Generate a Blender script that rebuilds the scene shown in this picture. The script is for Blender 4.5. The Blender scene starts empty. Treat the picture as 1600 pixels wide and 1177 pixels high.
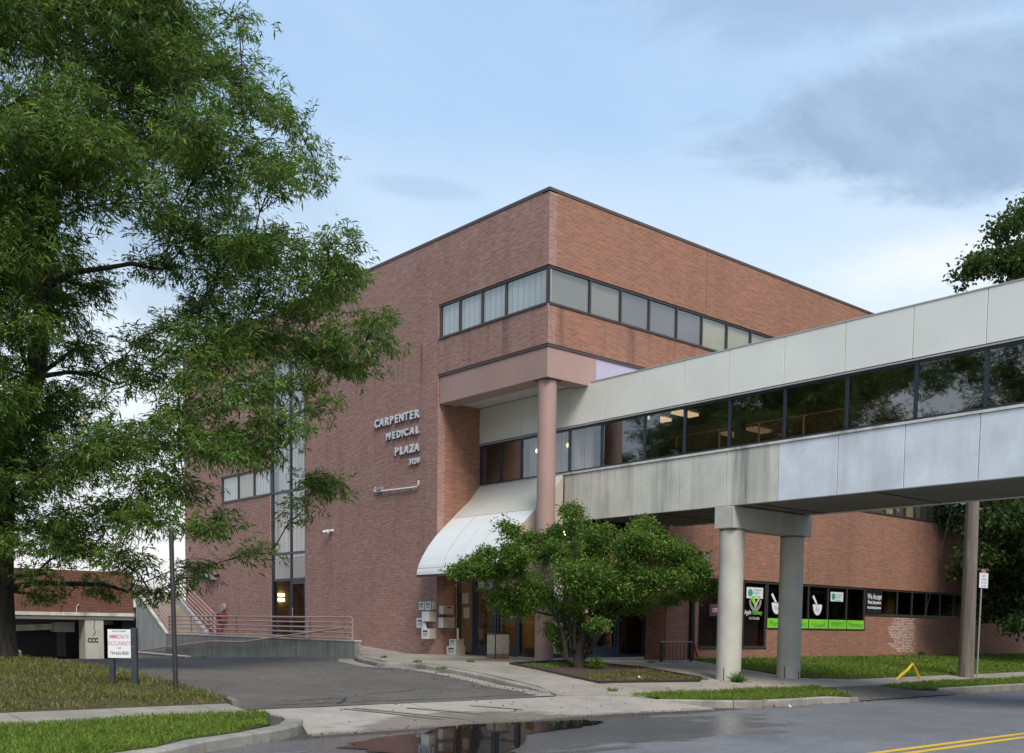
import bpy, bmesh, math, random
import numpy as np
from mathutils import Vector, Matrix
random.seed(7); rng = np.random.default_rng(7)
R = math.radians
scene = bpy.context.scene
COL = scene.collection

# ------------------------------------------------------------------ camera
# origin = the photographer's eye; x runs along the street, y away from it, z up; the road is 1.62 m below the eye
yaw, pitch, roll = 0.853163350, -0.0754771864, 0.0109782217
fwd = Vector((math.cos(yaw)*math.cos(pitch), math.sin(yaw)*math.cos(pitch), math.sin(pitch)))
rt = fwd.cross(Vector((0, 0, 1))).normalized(); up = rt.cross(fwd)
cr, sr = math.cos(roll), math.sin(roll)
rt, up = rt*cr + up*sr, up*cr - rt*sr
cam_d = bpy.data.cameras.new('camera'); cam = bpy.data.objects.new('camera', cam_d); COL.objects.link(cam)
M = Matrix((rt, up, -fwd)).transposed().to_4x4(); cam.matrix_world = M
cam_d.sensor_width = 36; cam_d.lens = 1635.1/1600*36; cam_d.shift_y = (1107.5-588.5)/1600
cam_d.clip_end = 3000; cam_d.clip_start = .1
scene.camera = cam

# ------------------------------------------------------------------ world, sun, exposure
SUN_AZ, SUN_EL = (-.42, -.907), R(47)      # direction towards the sun on the ground, elevation
wd = bpy.data.worlds.new('World'); scene.world = wd; wd.use_nodes = True
nt = wd.node_tree; nt.nodes.clear()
def N(t, typ, **k):
    n = t.nodes.new(typ)
    for a, b in k.items():
        if hasattr(n, a): setattr(n, a, b)
    return n
def _inp(t, n, key, v):
    if v is None: return
    if isinstance(v, bpy.types.NodeSocket): t.links.new(v, n.inputs[key])
    else: n.inputs[key].default_value = v
def ramp(t, fac, stops, interp='LINEAR'):
    n = t.nodes.new('ShaderNodeValToRGB'); n.color_ramp.interpolation = interp
    e = n.color_ramp.elements
    while len(e) < len(stops): e.new(.5)
    for i, (p, c) in enumerate(stops):
        e[i].position = p
        c = (c, c, c) if isinstance(c, (int, float)) else c
        e[i].color = (*c, 1)
    t.links.new(fac, n.inputs[0]); return n.outputs[0]
def math_(t, op, a, b=0.0, c=0.0, clamp=False):
    n = t.nodes.new('ShaderNodeMath'); n.operation = op; n.use_clamp = clamp
    _inp(t, n, 0, a); _inp(t, n, 1, b); _inp(t, n, 2, c); return n.outputs[0]
def mixc(t, fac, a, b, mode='MIX'):
    n = t.nodes.new('ShaderNodeMix'); n.data_type = 'RGBA'; n.blend_type = mode
    def c4(v): return v if isinstance(v, bpy.types.NodeSocket) else (*v, 1)
    _inp(t, n, 0, fac); _inp(t, n, 6, c4(a)); _inp(t, n, 7, c4(b)); return n.outputs[2]
def noise(t, vec, scale, detail=4, rough=.55, dist=0.0):
    n = t.nodes.new('ShaderNodeTexNoise'); _inp(t, n, 'Vector', vec)
    n.inputs['Scale'].default_value = scale; n.inputs['Detail'].default_value = detail
    n.inputs['Roughness'].default_value = rough; n.inputs['Distortion'].default_value = dist
    return n.outputs[0]
def mapping(t, vec, scale=(1, 1, 1), loc=(0, 0, 0), rot=(0, 0, 0)):
    n = t.nodes.new('ShaderNodeMapping'); t.links.new(vec, n.inputs[0])
    n.inputs['Scale'].default_value = scale; n.inputs['Location'].default_value = loc; n.inputs['Rotation'].default_value = rot
    return n.outputs[0]
sky = N(nt, 'ShaderNodeTexSky', sky_type='NISHITA', sun_disc=False)
sky.sun_elevation = SUN_EL; sky.sun_rotation = math.atan2(SUN_AZ[0], SUN_AZ[1]); sky.air_density = 1.0; sky.dust_density = 1.4
tc = N(nt, 'ShaderNodeTexCoord'); sep = N(nt, 'ShaderNodeSeparateXYZ'); nt.links.new(tc.outputs['Generated'], sep.inputs[0])
zc = math_(nt, 'MAXIMUM', sep.outputs[2], 0.0)
# clouds live on a flat layer high overhead: project the direction on it
den = math_(nt, 'ADD', zc, .22)
cx = math_(nt, 'DIVIDE', sep.outputs[0], den); cy = math_(nt, 'DIVIDE', sep.outputs[1], den)
cmb = N(nt, 'ShaderNodeCombineXYZ'); nt.links.new(cx, cmb.inputs[0]); nt.links.new(cy, cmb.inputs[1])
cv = mapping(nt, cmb.outputs[0], scale=(.55, .8, 1), loc=(1.35, .25, 3.1), rot=(0, 0, R(35)))
c1 = noise(nt, cv, 1.25, 6, .5, .35)
cloud_m = ramp(nt, c1, [(.47, 0.0), (.60, 1.0)], 'EASE')
c2 = noise(nt, mapping(nt, cv, loc=(7, 3, 0)), 3.2, 5, .6, .2)
veil = ramp(nt, c2, [(.3, 0.0), (.75, 1.0)], 'EASE')
grad = ramp(nt, zc, [(0.0, (.93, .86, .84)), (.10, (.92, .93, .96)), (.24, (.78, .89, .98)), (.42, (.41, .61, .87)), (.8, (.34, .50, .76))])
bg1 = N(nt, 'ShaderNodeBackground'); nt.links.new(sky.outputs[0], bg1.inputs[0]); bg1.inputs[1].default_value = .05
cc = mixc(nt, veil, grad, mixc(nt, .22, grad, (.86, .91, .97)))
CP = cmb.outputs[0]
def blob(x0, y0, a, b, ang, amp, lo, hi, seed, sc=5.0):
    # one cloud of the layer: rotated ellipse with a ragged rim
    v = mapping(nt, CP, loc=(-x0, -y0, 0)); v = mapping(nt, v, rot=(0, 0, ang)); v = mapping(nt, v, scale=(1/a, 1/b, 1))
    ln = nt.nodes.new('ShaderNodeVectorMath'); ln.operation = 'LENGTH'; nt.links.new(v, ln.inputs[0])
    nn_ = noise(nt, mapping(nt, CP, loc=(seed, seed*2, 0)), sc, 7, .62, .4)
    return ramp(nt, math_(nt, 'MULTIPLY_ADD', math_(nt, 'SUBTRACT', nn_, .5), amp, ln.outputs['Value']), [(lo, 1.0), (hi, 0.0)], 'EASE')
cc = mixc(nt, math_(nt, 'MULTIPLY', blob(1.62, .80, .22, .14, R(58), 2.0, .2, 1.2, 9, 2.6), .7), cc, (.93, .95, .98))
cc = mixc(nt, math_(nt, 'MULTIPLY', blob(1.34, .66, .36, .18, R(58), 1.7, .60, 1.05, 5, 3.6), .95), cc, mixc(nt, noise(nt, mapping(nt, CP, scale=(3.0, 6.0, 1), rot=(0, 0, R(58))), 2.2, 7, .62), (.22, .345, .54), (.47, .60, .77)))
cc = mixc(nt, math_(nt, 'MULTIPLY', blob(1.02, .66, .34, .10, R(52), 1.8, .4, 1.15, 4), .62), cc, (.32, .45, .64))
cc = mixc(nt, math_(nt, 'MULTIPLY', blob(.90, 1.27, .13, .035, R(30), 1.6, .4, 1.1, 6), .35), cc, (.36, .50, .68))
cc = mixc(nt, math_(nt, 'MULTIPLY', cloud_m, math_(nt, 'MULTIPLY_ADD', zc, 2.6, .0, clamp=True)), cc, (.36, .49, .66))
bg2 = N(nt, 'ShaderNodeBackground'); nt.links.new(cc, bg2.inputs[0]); bg2.inputs[1].default_value = .575
add = N(nt, 'ShaderNodeMixShader'); add.inputs[0].default_value = .90
nt.links.new(bg1.outputs[0], add.inputs[1]); nt.links.new(bg2.outputs[0], add.inputs[2])
wo = N(nt, 'ShaderNodeOutputWorld'); nt.links.new(add.outputs[0], wo.inputs[0])
sd = bpy.data.lights.new('sun', 'SUN'); so = bpy.data.objects.new('sun', sd); COL.objects.link(so)
sd.energy = 1.6; sd.angle = R(24); sd.color = (1, .91, .80)
so.rotation_euler = Vector((SUN_AZ[0]*math.cos(SUN_EL), SUN_AZ[1]*math.cos(SUN_EL), math.sin(SUN_EL))).to_track_quat('Z', 'Y').to_euler()
scene.view_settings.view_transform = 'Standard'; scene.view_settings.look = 'None'
scene.view_settings.exposure = 1.02; scene.view_settings.gamma = 1; scene.view_settings.use_curve_mapping = False
scene.cycles.max_bounces = 8; scene.cycles.transparent_max_bounces = 12

# ------------------------------------------------------------------ materials
def newmat(name):
    m = bpy.data.materials.new(name); m.use_nodes = True; t = m.node_tree; t.nodes.clear()
    o = t.nodes.new('ShaderNodeOutputMaterial'); b = t.nodes.new('ShaderNodeBsdfPrincipled'); t.links.new(b.outputs[0], o.inputs[0])
    g = t.nodes.new('ShaderNodeNewGeometry'); return m, t, b, o, g.outputs['Position'], g
def bump(t, b, h, strength=.3, dist=.01):
    n = t.nodes.new('ShaderNodeBump'); n.inputs['Strength'].default_value = strength; n.inputs['Distance'].default_value = dist
    t.links.new(h, n.inputs['Height']); t.links.new(n.outputs[0], b.inputs['Normal'])
def plain(name, c, rough=.6, var=.12, scale=3.0, metal=0.0, bmp=0.0, spec=.5, fine=40.0):
    m, t, b, o, P, g = newmat(name)
    n1 = noise(t, P, scale, 5); n2 = noise(t, P, fine, 3)
    f = math_(t, 'MULTIPLY_ADD', n1, .7, math_(t, 'MULTIPLY', n2, .3))
    d = tuple(x*(1-var) for x in c); l = tuple(min(1, x*(1+var)) for x in c)
    t.links.new(ramp(t, f, [(.35, d), (.65, l)]), b.inputs['Base Color'])
    b.inputs['Roughness'].default_value = rough; b.inputs['Metallic'].default_value = metal; b.inputs['Specular IOR Level'].default_value = spec
    if bmp: bump(t, b, n2, bmp, .01)
    return m
def brick_mat(name, ca, cb, mortar, patch, bloom=0.0, streak=True):
    m, t, b, o, P, g = newmat(name)
    s = t.nodes.new('ShaderNodeSeparateXYZ'); t.links.new(P, s.inputs[0])
    sn = t.nodes.new('ShaderNodeSeparateXYZ'); t.links.new(g.outputs['True Normal'], sn.inputs[0])
    ax = math_(t, 'GREATER_THAN', math_(t, 'ABSOLUTE', sn.outputs[0]), .6)
    u = math_(t, 'ADD', math_(t, 'MULTIPLY', s.outputs[0], math_(t, 'SUBTRACT', 1.0, ax)), math_(t, 'MULTIPLY', s.outputs[1], ax))
    cmb = t.nodes.new('ShaderNodeCombineXYZ'); t.links.new(u, cmb.inputs[0]); t.links.new(s.outputs[2], cmb.inputs[1])
    uv = cmb.outputs[0]
    br = t.nodes.new('ShaderNodeTexBrick'); t.links.new(uv, br.inputs['Vector'])
    br.offset = .5; br.inputs['Scale'].default_value = 1; br.inputs['Brick Width'].default_value = .213; br.inputs['Row Height'].default_value = .0705
    br.inputs['Mortar Size'].default_value = .0075; br.inputs['Mortar Smooth'].default_value = .25; br.inputs['Bias'].default_value = .1
    br.inputs['Color1'].default_value = (*ca, 1); br.inputs['Color2'].default_value = (*cb, 1); br.inputs['Mortar'].default_value = (*mortar, 1)
    # random colour of single bricks grouped in short horizontal runs
    wn = noise(t, mapping(t, uv, scale=(1.9, 11, 1)), 1, 3, .6)
    c = mixc(t, ramp(t, wn, [(.48, 0.0), (.68, .75)]), br.outputs['Color'], patch)
    dk = noise(t, mapping(t, uv, scale=(2.6, 12.8, 1), loc=(9, 4, 0)), 1, 2, .5)
    c = mixc(t, ramp(t, dk, [(.52, 0.0), (.75, .40)]), c, tuple(x*.45 for x in ca))
    big = noise(t, uv, .35, 4)
    c = mixc(t, ramp(t, big, [(.35, 0.0), (.7, .28)]), c, tuple(x*.62 for x in ca))
    c = mixc(t, ramp(t, br.outputs['Fac'], [(.2, 0.0), (.9, .9)]), c, mortar)
    if bloom:
        bl = noise(t, mapping(t, uv, scale=(.6, 1.4, 1), loc=(2, 8, 0)), 1.2, 6, .65)
        bl2 = noise(t, mapping(t, uv, scale=(3.5, 15, 1), loc=(2, 8, 0)), 1, 3, .6)
        c = mixc(t, math_(t, 'MULTIPLY', ramp(t, bl, [(.25, .45), (.75, 1.0)]), ramp(t, bl2, [(.35, bloom*.15), (.68, bloom*1.35)])), c, (.56, .48, .46))
    if streak:   # rain streaks that run down under sills
        st = noise(t, mapping(t, uv, scale=(1.7, .12, 1)), 1, 5, .6)
        st2 = noise(t, mapping(t, uv, scale=(7, .35, 1)), 1, 3, .6)
        zz = ramp(t, math_(t, 'MULTIPLY_ADD', s.outputs[2], .1, 0.0), [(.78, .25), (.80, .75), (.911, .85), (.915, .15)])
        f = math_(t, 'MULTIPLY', math_(t, 'MULTIPLY', ramp(t, st, [(.52, 0.0), (.68, 1.0)]), ramp(t, st2, [(.3, .4), (.7, 1.0)])), zz)
        c = mixc(t, f, c, (.05, .042, .04))
    t.links.new(c, b.inputs['Base Color']); b.inputs['Roughness'].default_value = .85; b.inputs['Specular IOR Level'].default_value = .25
    bump(t, b, math_(t, 'SUBTRACT', 1.0, br.outputs['Fac']), .6, .006)
    return m
def concrete(name, c, streak=.5, stain=(.10, .095, .085), rough=.8, sx=1.6, boards=False, moss=0.0):
    m, t, b, o, P, g = newmat(name)
    s = t.nodes.new('ShaderNodeSeparateXYZ'); t.links.new(P, s.inputs[0])
    a = math_(t, 'ADD', s.outputs[0], s.outputs[1]); cmb = t.nodes.new('ShaderNodeCombineXYZ'); t.links.new(a, cmb.inputs[0]); t.links.new(s.outputs[2], cmb.inputs[1])
    n1 = noise(t, P, 1.3, 6, .6); n2 = noise(t, P, 45, 3)
    base = ramp(t, n1, [(.3, tuple(x*.84 for x in c)), (.7, tuple(min(1, x*1.08) for x in c))])
    st = noise(t, mapping(t, cmb.outputs[0], scale=(sx, .10, 1)), 1, 6, .65); st2 = noise(t, mapping(t, cmb.outputs[0], scale=(9, .5, 1)), 1, 4, .6)
    f = math_(t, 'MULTIPLY', math_(t, 'MULTIPLY', ramp(t, st, [(.47, 0.0), (.72, 1.0)]), ramp(t, st2, [(.25, .35), (.75, 1.0)])), streak)
    col = mixc(t, f, base, stain)
    if boards:
        w = noise(t, mapping(t, cmb.outputs[0], scale=(5.5, .02, 1)), 1, 1, .5)
        col = mixc(t, ramp(t, w, [(.42, 0.0), (.60, .5)]), col, tuple(x*.55 for x in c))
    if moss:
        mo = noise(t, P, 2.2, 6, .7); col = mixc(t, ramp(t, mo, [(.5, 0.0), (.72, moss)]), col, (.06, .075, .03))
    col = mixc(t, ramp(t, n2, [(.3, .0), (.8, .12)]), col, (.03, .03, .03))
    t.links.new(col, b.inputs['Base Color']); b.inputs['Roughness'].default_value = rough; b.inputs['Specular IOR Level'].default_value = .3
    bump(t, b, n2, .25, .006); return m
def ground_mat(name, c, speck=.3, rough=.85, stains=.4, wet=None, cracks=0.0, tint=None, fine=60, spec=.4):
    m, t, b, o, P, g = newmat(name)
    n0 = noise(t, P, .35, 5, .6); n1 = noise(t, P, 2.2, 6, .65); n2 = noise(t, P, fine, 4, .7)
    f = math_(t, 'ADD', math_(t, 'MULTIPLY', n0, .5), math_(t, 'MULTIPLY', n1, .5))
    col = ramp(t, f, [(.34, tuple(x*(1-stains) for x in c)), (.62, tuple(min(1, x*(1+stains*.35)) for x in c))])
    col = mixc(t, ramp(t, n2, [(.42, 0.0), (.66, speck)]), col, tuple(x*.35 for x in c))
    col = mixc(t, ramp(t, n2, [(.25, speck*.8), (.42, 0.0)]), col, tuple(min(1, x*1.9) for x in c))
    if tint: col = mixc(t, ramp(t, noise(t, mapping(t, P, loc=(5, 2, 0)), .8, 5), [(.5, 0.0), (.7, .6)]), col, tint)
    r = None
    if cracks:
        v = t.nodes.new('ShaderNodeTexVoronoi'); v.feature = 'DISTANCE_TO_EDGE'; v.inputs['Scale'].default_value = .38
        wv = mixc(t, .12, P, P); nn = t.nodes.new('ShaderNodeTexNoise'); nn.inputs['Scale'].default_value = 1.1; nn.inputs['Detail'].default_value = 6; t.links.new(P, nn.inputs[0])
        vm = t.nodes.new('ShaderNodeVectorMath'); vm.operation = 'MULTIPLY_ADD'; t.links.new(nn.outputs[1], vm.inputs[0]); vm.inputs[1].default_value = (2.2, 2.2, 0); t.links.new(P, vm.inputs[2])
        t.links.new(vm.outputs[0], v.inputs['Vector'])
        col = mixc(t, ramp(t, v.outputs['Distance'], [(.004, cracks), (.012, 0.0)]), col, (.012, .012, .012))
    t.links.new(col, b.inputs['Base Color']); b.inputs['Roughness'].default_value = rough
    if wet:
        x0, y0, rx, ry = wet
        mp = mapping(t, P, scale=(1/rx, 1/ry, 0), loc=(-x0/rx, -y0/ry, 0)); ln = t.nodes.new('ShaderNodeVectorMath'); ln.operation = 'LENGTH'; t.links.new(mp, ln.inputs[0])
        d = math_(t, 'ADD', ln.outputs['Value'], math_(t, 'MULTIPLY', math_(t, 'SUBTRACT', noise(t, mapping(t, P, scale=(.6, 1.6, 1)), 1.0, 5), .5), 1.5))
        w = ramp(t, d, [(.82, 1.0), (1.02, 0.0)])
        t.links.new(mixc(t, math_(t, 'MULTIPLY', w, .42), col, tuple(x*.3 for x in c)), b.inputs['Base Color'])
        rr = math_(t, 'MULTIPLY_ADD', w, -(rough-.22), rough); t.links.new(rr, b.inputs['Roughness'])
    b.inputs['Specular IOR Level'].default_value = spec
    bump(t, b, n2, .35, .008); return m
def leaf_mat(name, dark, mid, lite, scale=1.2, odd=None):
    m, t, b, o, P, g = newmat(name)
    rnd = g.outputs['Random Per Island']; n = noise(t, P, scale, 3)
    f = math_(t, 'ADD', math_(t, 'MULTIPLY', rnd, .55), math_(t, 'MULTIPLY', n, .55))
    col = ramp(t, f, [(.25, dark), (.55, mid), (.88, lite)])
    if odd: col = mixc(t, math_(t, 'GREATER_THAN', rnd, .985), col, odd)
    t.links.new(col, b.inputs['Base Color']); b.inputs['Roughness'].default_value = .5; b.inputs['Specular IOR Level'].default_value = .35
    tr = t.nodes.new('ShaderNodeBsdfTranslucent'); t.links.new(mixc(t, .5, col, (.16, .22, .02)), tr.inputs[0])
    mx = t.nodes.new('ShaderNodeMixShader'); mx.inputs[0].default_value = .40
    t.links.new(b.outputs[0], mx.inputs[1]); t.links.new(tr.outputs[0], mx.inputs[2]); t.links.new(mx.outputs[0], o.inputs[0]); return m
def glass_mat(name, tint=(.25, .26, .27), refl=.12, boost=1.0, gloss=(.9, .92, .95), wob=.0):
    m, t, b, o, P, g = newmat(name); t.nodes.remove(b)
    dp_ = t.nodes.new('ShaderNodeVectorMath'); dp_.operation = 'DOT_PRODUCT'; t.links.new(g.outputs['Incoming'], dp_.inputs[0]); t.links.new(g.outputs['Normal'], dp_.inputs[1])
    k5 = math_(t, 'POWER', math_(t, 'SUBTRACT', 1.0, math_(t, 'ABSOLUTE', dp_.outputs['Value']), clamp=True), 5.0)   # Schlick, the same from both sides of the pane
    f = math_(t, 'MULTIPLY_ADD', math_(t, 'MULTIPLY_ADD', k5, .93, .05), boost, refl, clamp=True)
    gl = t.nodes.new('ShaderNodeBsdfGlossy'); gl.inputs[0].default_value = (*gloss, 1); gl.inputs['Roughness'].default_value = .012
    if wob:
        bn = t.nodes.new('ShaderNodeBump'); bn.inputs['Strength'].default_value = wob; bn.inputs['Distance'].default_value = .05
        t.links.new(noise(t, P, .7, 2), bn.inputs['Height']); t.links.new(bn.outputs[0], gl.inputs['Normal'])
    tr = t.nodes.new('ShaderNodeBsdfTransparent'); tr.inputs[0].default_value = (*tint, 1)
    mx = t.nodes.new('ShaderNodeMixShader'); t.links.new(f, mx.inputs[0]); t.links.new(tr.outputs[0], mx.inputs[1]); t.links.new(gl.outputs[0], mx.inputs[2])
    t.links.new(mx.outputs[0], o.inputs[0]); return m
def emit(name, c, s):
    m, t, b, o, P, g = newmat(name); b.inputs['Base Color'].default_value = (*c, 1); b.inputs['Emission Color'].default_value = (*c, 1); b.inputs['Emission Strength'].default_value = s; return m
def blind_mat(name, c, slat=.09):
    m, t, b, o, P, g = newmat(name)
    s = t.nodes.new('ShaderNodeSeparateXYZ'); t.links.new(P, s.inputs[0]); a = math_(t, 'ADD', s.outputs[0], s.outputs[1])
    w = math_(t, 'FRACT', math_(t, 'DIVIDE', a, slat)); k = ramp(t, w, [(0.0, .45), (.12, .95), (.8, 1.0), (1.0, .6)])
    n = noise(t, P, .8, 3); col = mixc(t, ramp(t, n, [(.4, 0.0), (.65, .5)]), c, tuple(x*.62 for x in c))
    t.links.new(mixc(t, 1.0, col, k, 'MULTIPLY'), b.inputs['Base Color']); b.inputs['Roughness'].default_value = .8; return m
MT = dict(
 brick_left=brick_mat('weathered_brick', (.262, .108, .082), (.335, .148, .112), (.33, .265, .235), (.48, .175, .115), bloom=.36),
 brick_right=brick_mat('warm_lit_brick', (.250, .098, .060), (.335, .142, .086), (.31, .235, .18), (.54, .195, .095), bloom=.10),  # orange runs are the brick's own; warm street-side light is put into the base
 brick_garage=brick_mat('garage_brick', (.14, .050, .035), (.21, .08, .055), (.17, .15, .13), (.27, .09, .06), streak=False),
 coping=plain('coping_metal', (.085, .062, .055), .45), frame=plain('bronze_frame', (.05, .046, .045), .4), bframe=plain('blue_black_frame', (.022, .035, .055), .35),
 pink=plain('pink_render', (.40, .265, .235), .7, .07, 1.2), lilac=plain('lilac_board', (.46, .42, .55), .7, .05), soffit=plain('soffit_board', (.52, .54, .52), .8, .05),
 cream=plain('cream_panel', (.80, .81, .75), .42, .05, .8), sill=plain('sill_metal', (.44, .44, .43), .5, .08),
 conc=concrete('stained_concrete', (.70, .69, .62), .95), concp=concrete('painted_concrete', (.74, .80, .87), .35, (.33, .32, .28)),
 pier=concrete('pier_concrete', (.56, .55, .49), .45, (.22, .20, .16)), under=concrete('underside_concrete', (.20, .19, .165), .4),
 wallc=concrete('ramp_concrete', (.33, .335, .30), .8, (.09, .10, .07), sx=4, boards=True, moss=.35), stairw=concrete('stair_concrete', (.44, .47, .47), .5, (.16, .17, .16), sx=3, boards=True),
 white=plain('white_awning', (.74, .78, .79), .45, .04, .6), tan=plain('tan_side', (.50, .43, .37), .6, .04), creamw=plain('cream_awning', (.60, .60, .54), .55, .06, .8),
 rail=plain('pink_rail', (.44, .30, .28), .5, .12), darksteel=plain('dark_steel', (.035, .028, .027), .5, .3), black=plain('black_paint_and_shade', (.012, .012, .013), .5),
 postblue=plain('blue_grey_post', (.035, .045, .055), .6, .2), darkred2=plain('dull_red_paint', (.22, .025, .03), .6, .2), box=plain('white_box', (.72, .74, .76), .45, .05), boxside=plain('beige_box', (.52, .45, .38), .5, .05),
 ink=plain('dark_ink', (.05, .06, .10), .5), red=plain('red_paint', (.45, .03, .03), .4), yellow=plain('yellow_plastic', (.75, .50, .02), .4, .1),
 green=plain('green_print', (.22, .66, .05), .4, .04), greeni=plain('green_ink', (.05, .20, .02), .5), whitep=plain('white_print', (.78, .80, .82), .5, .04),
 letter=plain('white_letter', (.72, .76, .82), .4, .05), letters=plain('letter_side', (.32, .33, .38), .4), redink=plain('faded_red_ink', (.58, .14, .15), .6), blueink=plain('grey_ink', (.12, .16, .20), .6),
 wood=None, aggregate=plain('aggregate', (.33, .31, .27), .9, .35, 25, bmp=.5, fine=90), aggred=plain('aggregate_base', (.22, .12, .10), .9, .3, 25),
 grey=plain('grey_metal', (.30, .31, .32), .45, .1), navy=plain('navy_panel', (.012, .025, .05), .4), brass=plain('ochre_panel', (.34, .24, .09), .6, .15), room=plain('room_wall', (.30, .24, .17), .8), roomd=plain('dark_room', (.075, .062, .055), .9),
 darkred=plain('dark_red_display', (.05, .01, .01), .7), ceil=plain('ceiling', (.4, .38, .34), .8), curtain=blind_mat('pale_curtain', (.66, .57, .49), .33),
 blindl=blind_mat('pale_blind', (.62, .66, .65), .25), blindb=plain('brown_blind', (.20, .18, .13), .7, .12, .6), blindc=plain('cream_shade', (.38, .35, .20), .8, .06), blindg=plain('grey_blind', (.125, .11, .098), .7, .18, .6), blindd=blind_mat('dark_blind', (.16, .13, .13), .16),
 asphalt=ground_mat('driveway_asphalt', (.155, .145, .130), .55, .9, .34, cracks=0.0, fine=34, spec=.25),
 road=ground_mat('road_asphalt', (.205, .210, .222), .6, .62, .32, wet=(10.5, 12.2, 6.4, 2.6), cracks=.0, fine=38),
 apron=ground_mat('apron_concrete', (.40, .36, .315), .2, .85, .25, wet=(11.3, 13.6, 3.4, 1.15), tint=(.25, .23, .20)),
 pave=ground_mat('pavement_concrete', (.36, .325, .275), .22, .88, .28, tint=(.20, .19, .17)), curb=ground_mat('kerb_concrete', (.36, .34, .30), .4, .85, .5, tint=(.10, .095, .09)),
 joint=plain('joint_dirt', (.05, .045, .035), .95), soil=ground_mat('bare_soil', (.085, .060, .045), .5, .95, .4), lawn=ground_mat('lawn_soil', (.050, .066, .020), .5, .95, .4, tint=(.10, .075, .04)),
 lawnd=ground_mat('dry_lawn', (.085, .080, .030), .5, .95, .45, tint=(.13, .09, .055)), ground=ground_mat('far_ground', (.08, .085, .05), .3, .95, .3),
 rline=ground_mat('yellow_road_paint', (.80, .50, .025), .12, .6, .15), skirt=plain('gutter_dirt', (.07, .065, .055), .9),
 l_locust=leaf_mat('locust_leaf', (.034, .085, .016), (.095, .195, .036), (.235, .325, .060), 1.1, (.42, .28, .03)),
 l_crab=leaf_mat('crab_leaf', (.030, .085, .014), (.090, .200, .028), (.26, .37, .065), 2.4, (.34, .26, .06)),
 l_maple=leaf_mat('maple_leaf', (.010, .032, .010), (.030, .075, .018), (.095, .150, .030), .8),
 l_grass=leaf_mat('grass_blade', (.085, .150, .016), (.160, .270, .030), (.28, .38, .065), 1.3, (.30, .24, .10)),
 l_dry=leaf_mat('dry_grass_blade', (.070, .095, .020), (.17, .165, .050), (.36, .28, .14), 1.6, (.26, .17, .08)),
 w_glass=glass_mat('window_glass', (.97, .97, .96), .06, 1.0), t_glass=glass_mat('tinted_glass', (.50, .48, .46), .12, 1.2), s_glass=glass_mat('shop_glass', (.60, .58, .56), .02, .7),
 lamp=emit('lamp_panel', (1, .80, .50), 1.5), tube=emit('tube_lamp', (1, .95, .70), 5.5), weed=None)
def wood_mat():
    m, t, b, o, P, g = newmat('weathered_wood'); v = mapping(t, P, scale=(14, 14, .5)); n = noise(t, v, 1, 6, .7); n2 = noise(t, mapping(t, P, scale=(40, 40, 1.2)), 1, 4)
    c = ramp(t, n, [(.3, (.10, .082, .068)), (.55, (.20, .17, .145)), (.8, (.30, .265, .235))]); c = mixc(t, ramp(t, n2, [(.55, 0.0), (.7, .7)]), c, (.04, .032, .028))
    t.links.new(c, b.inputs['Base Color']); b.inputs['Roughness'].default_value = .9; bump(t, b, n2, .6, .01); return m
def bark_mat(name, a, c_):
    m, t, b, o, P, g = newmat(name); n = noise(t, mapping(t, P, scale=(9, 9, 1.3)), 1, 7, .7); n2 = noise(t, P, 3, 3)
    c = ramp(t, n, [(.35, a), (.65, c_)]); c = mixc(t, ramp(t, n2, [(.5, 0.0), (.7, .35)]), c, (.045, .06, .03))
    t.links.new(c, b.inputs['Base Color']); b.inputs['Roughness'].default_value = .95; bump(t, b, n, 1.0, .04); return m
MT['wood'] = wood_mat(); MT['bark'] = bark_mat('locust_bark', (.012, .010, .009), (.060, .052, .042)); MT['bark2'] = bark_mat('crab_bark', (.014, .011, .009), (.05, .04, .032))
def water_mat():
    m, t, b, o, P, g = newmat('puddle_water'); b.inputs['Base Color'].default_value = (.018, .017, .016, 1); b.inputs['Roughness'].default_value = .02; b.inputs['IOR'].default_value = 1.33
    b.inputs['Specular IOR Level'].default_value = .5; n = noise(t, mapping(t, P, scale=(1, 2.5, 1)), 2.2, 3); bump(t, b, n, .03, .012)
    return m
MT['water'] = water_mat()

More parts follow.
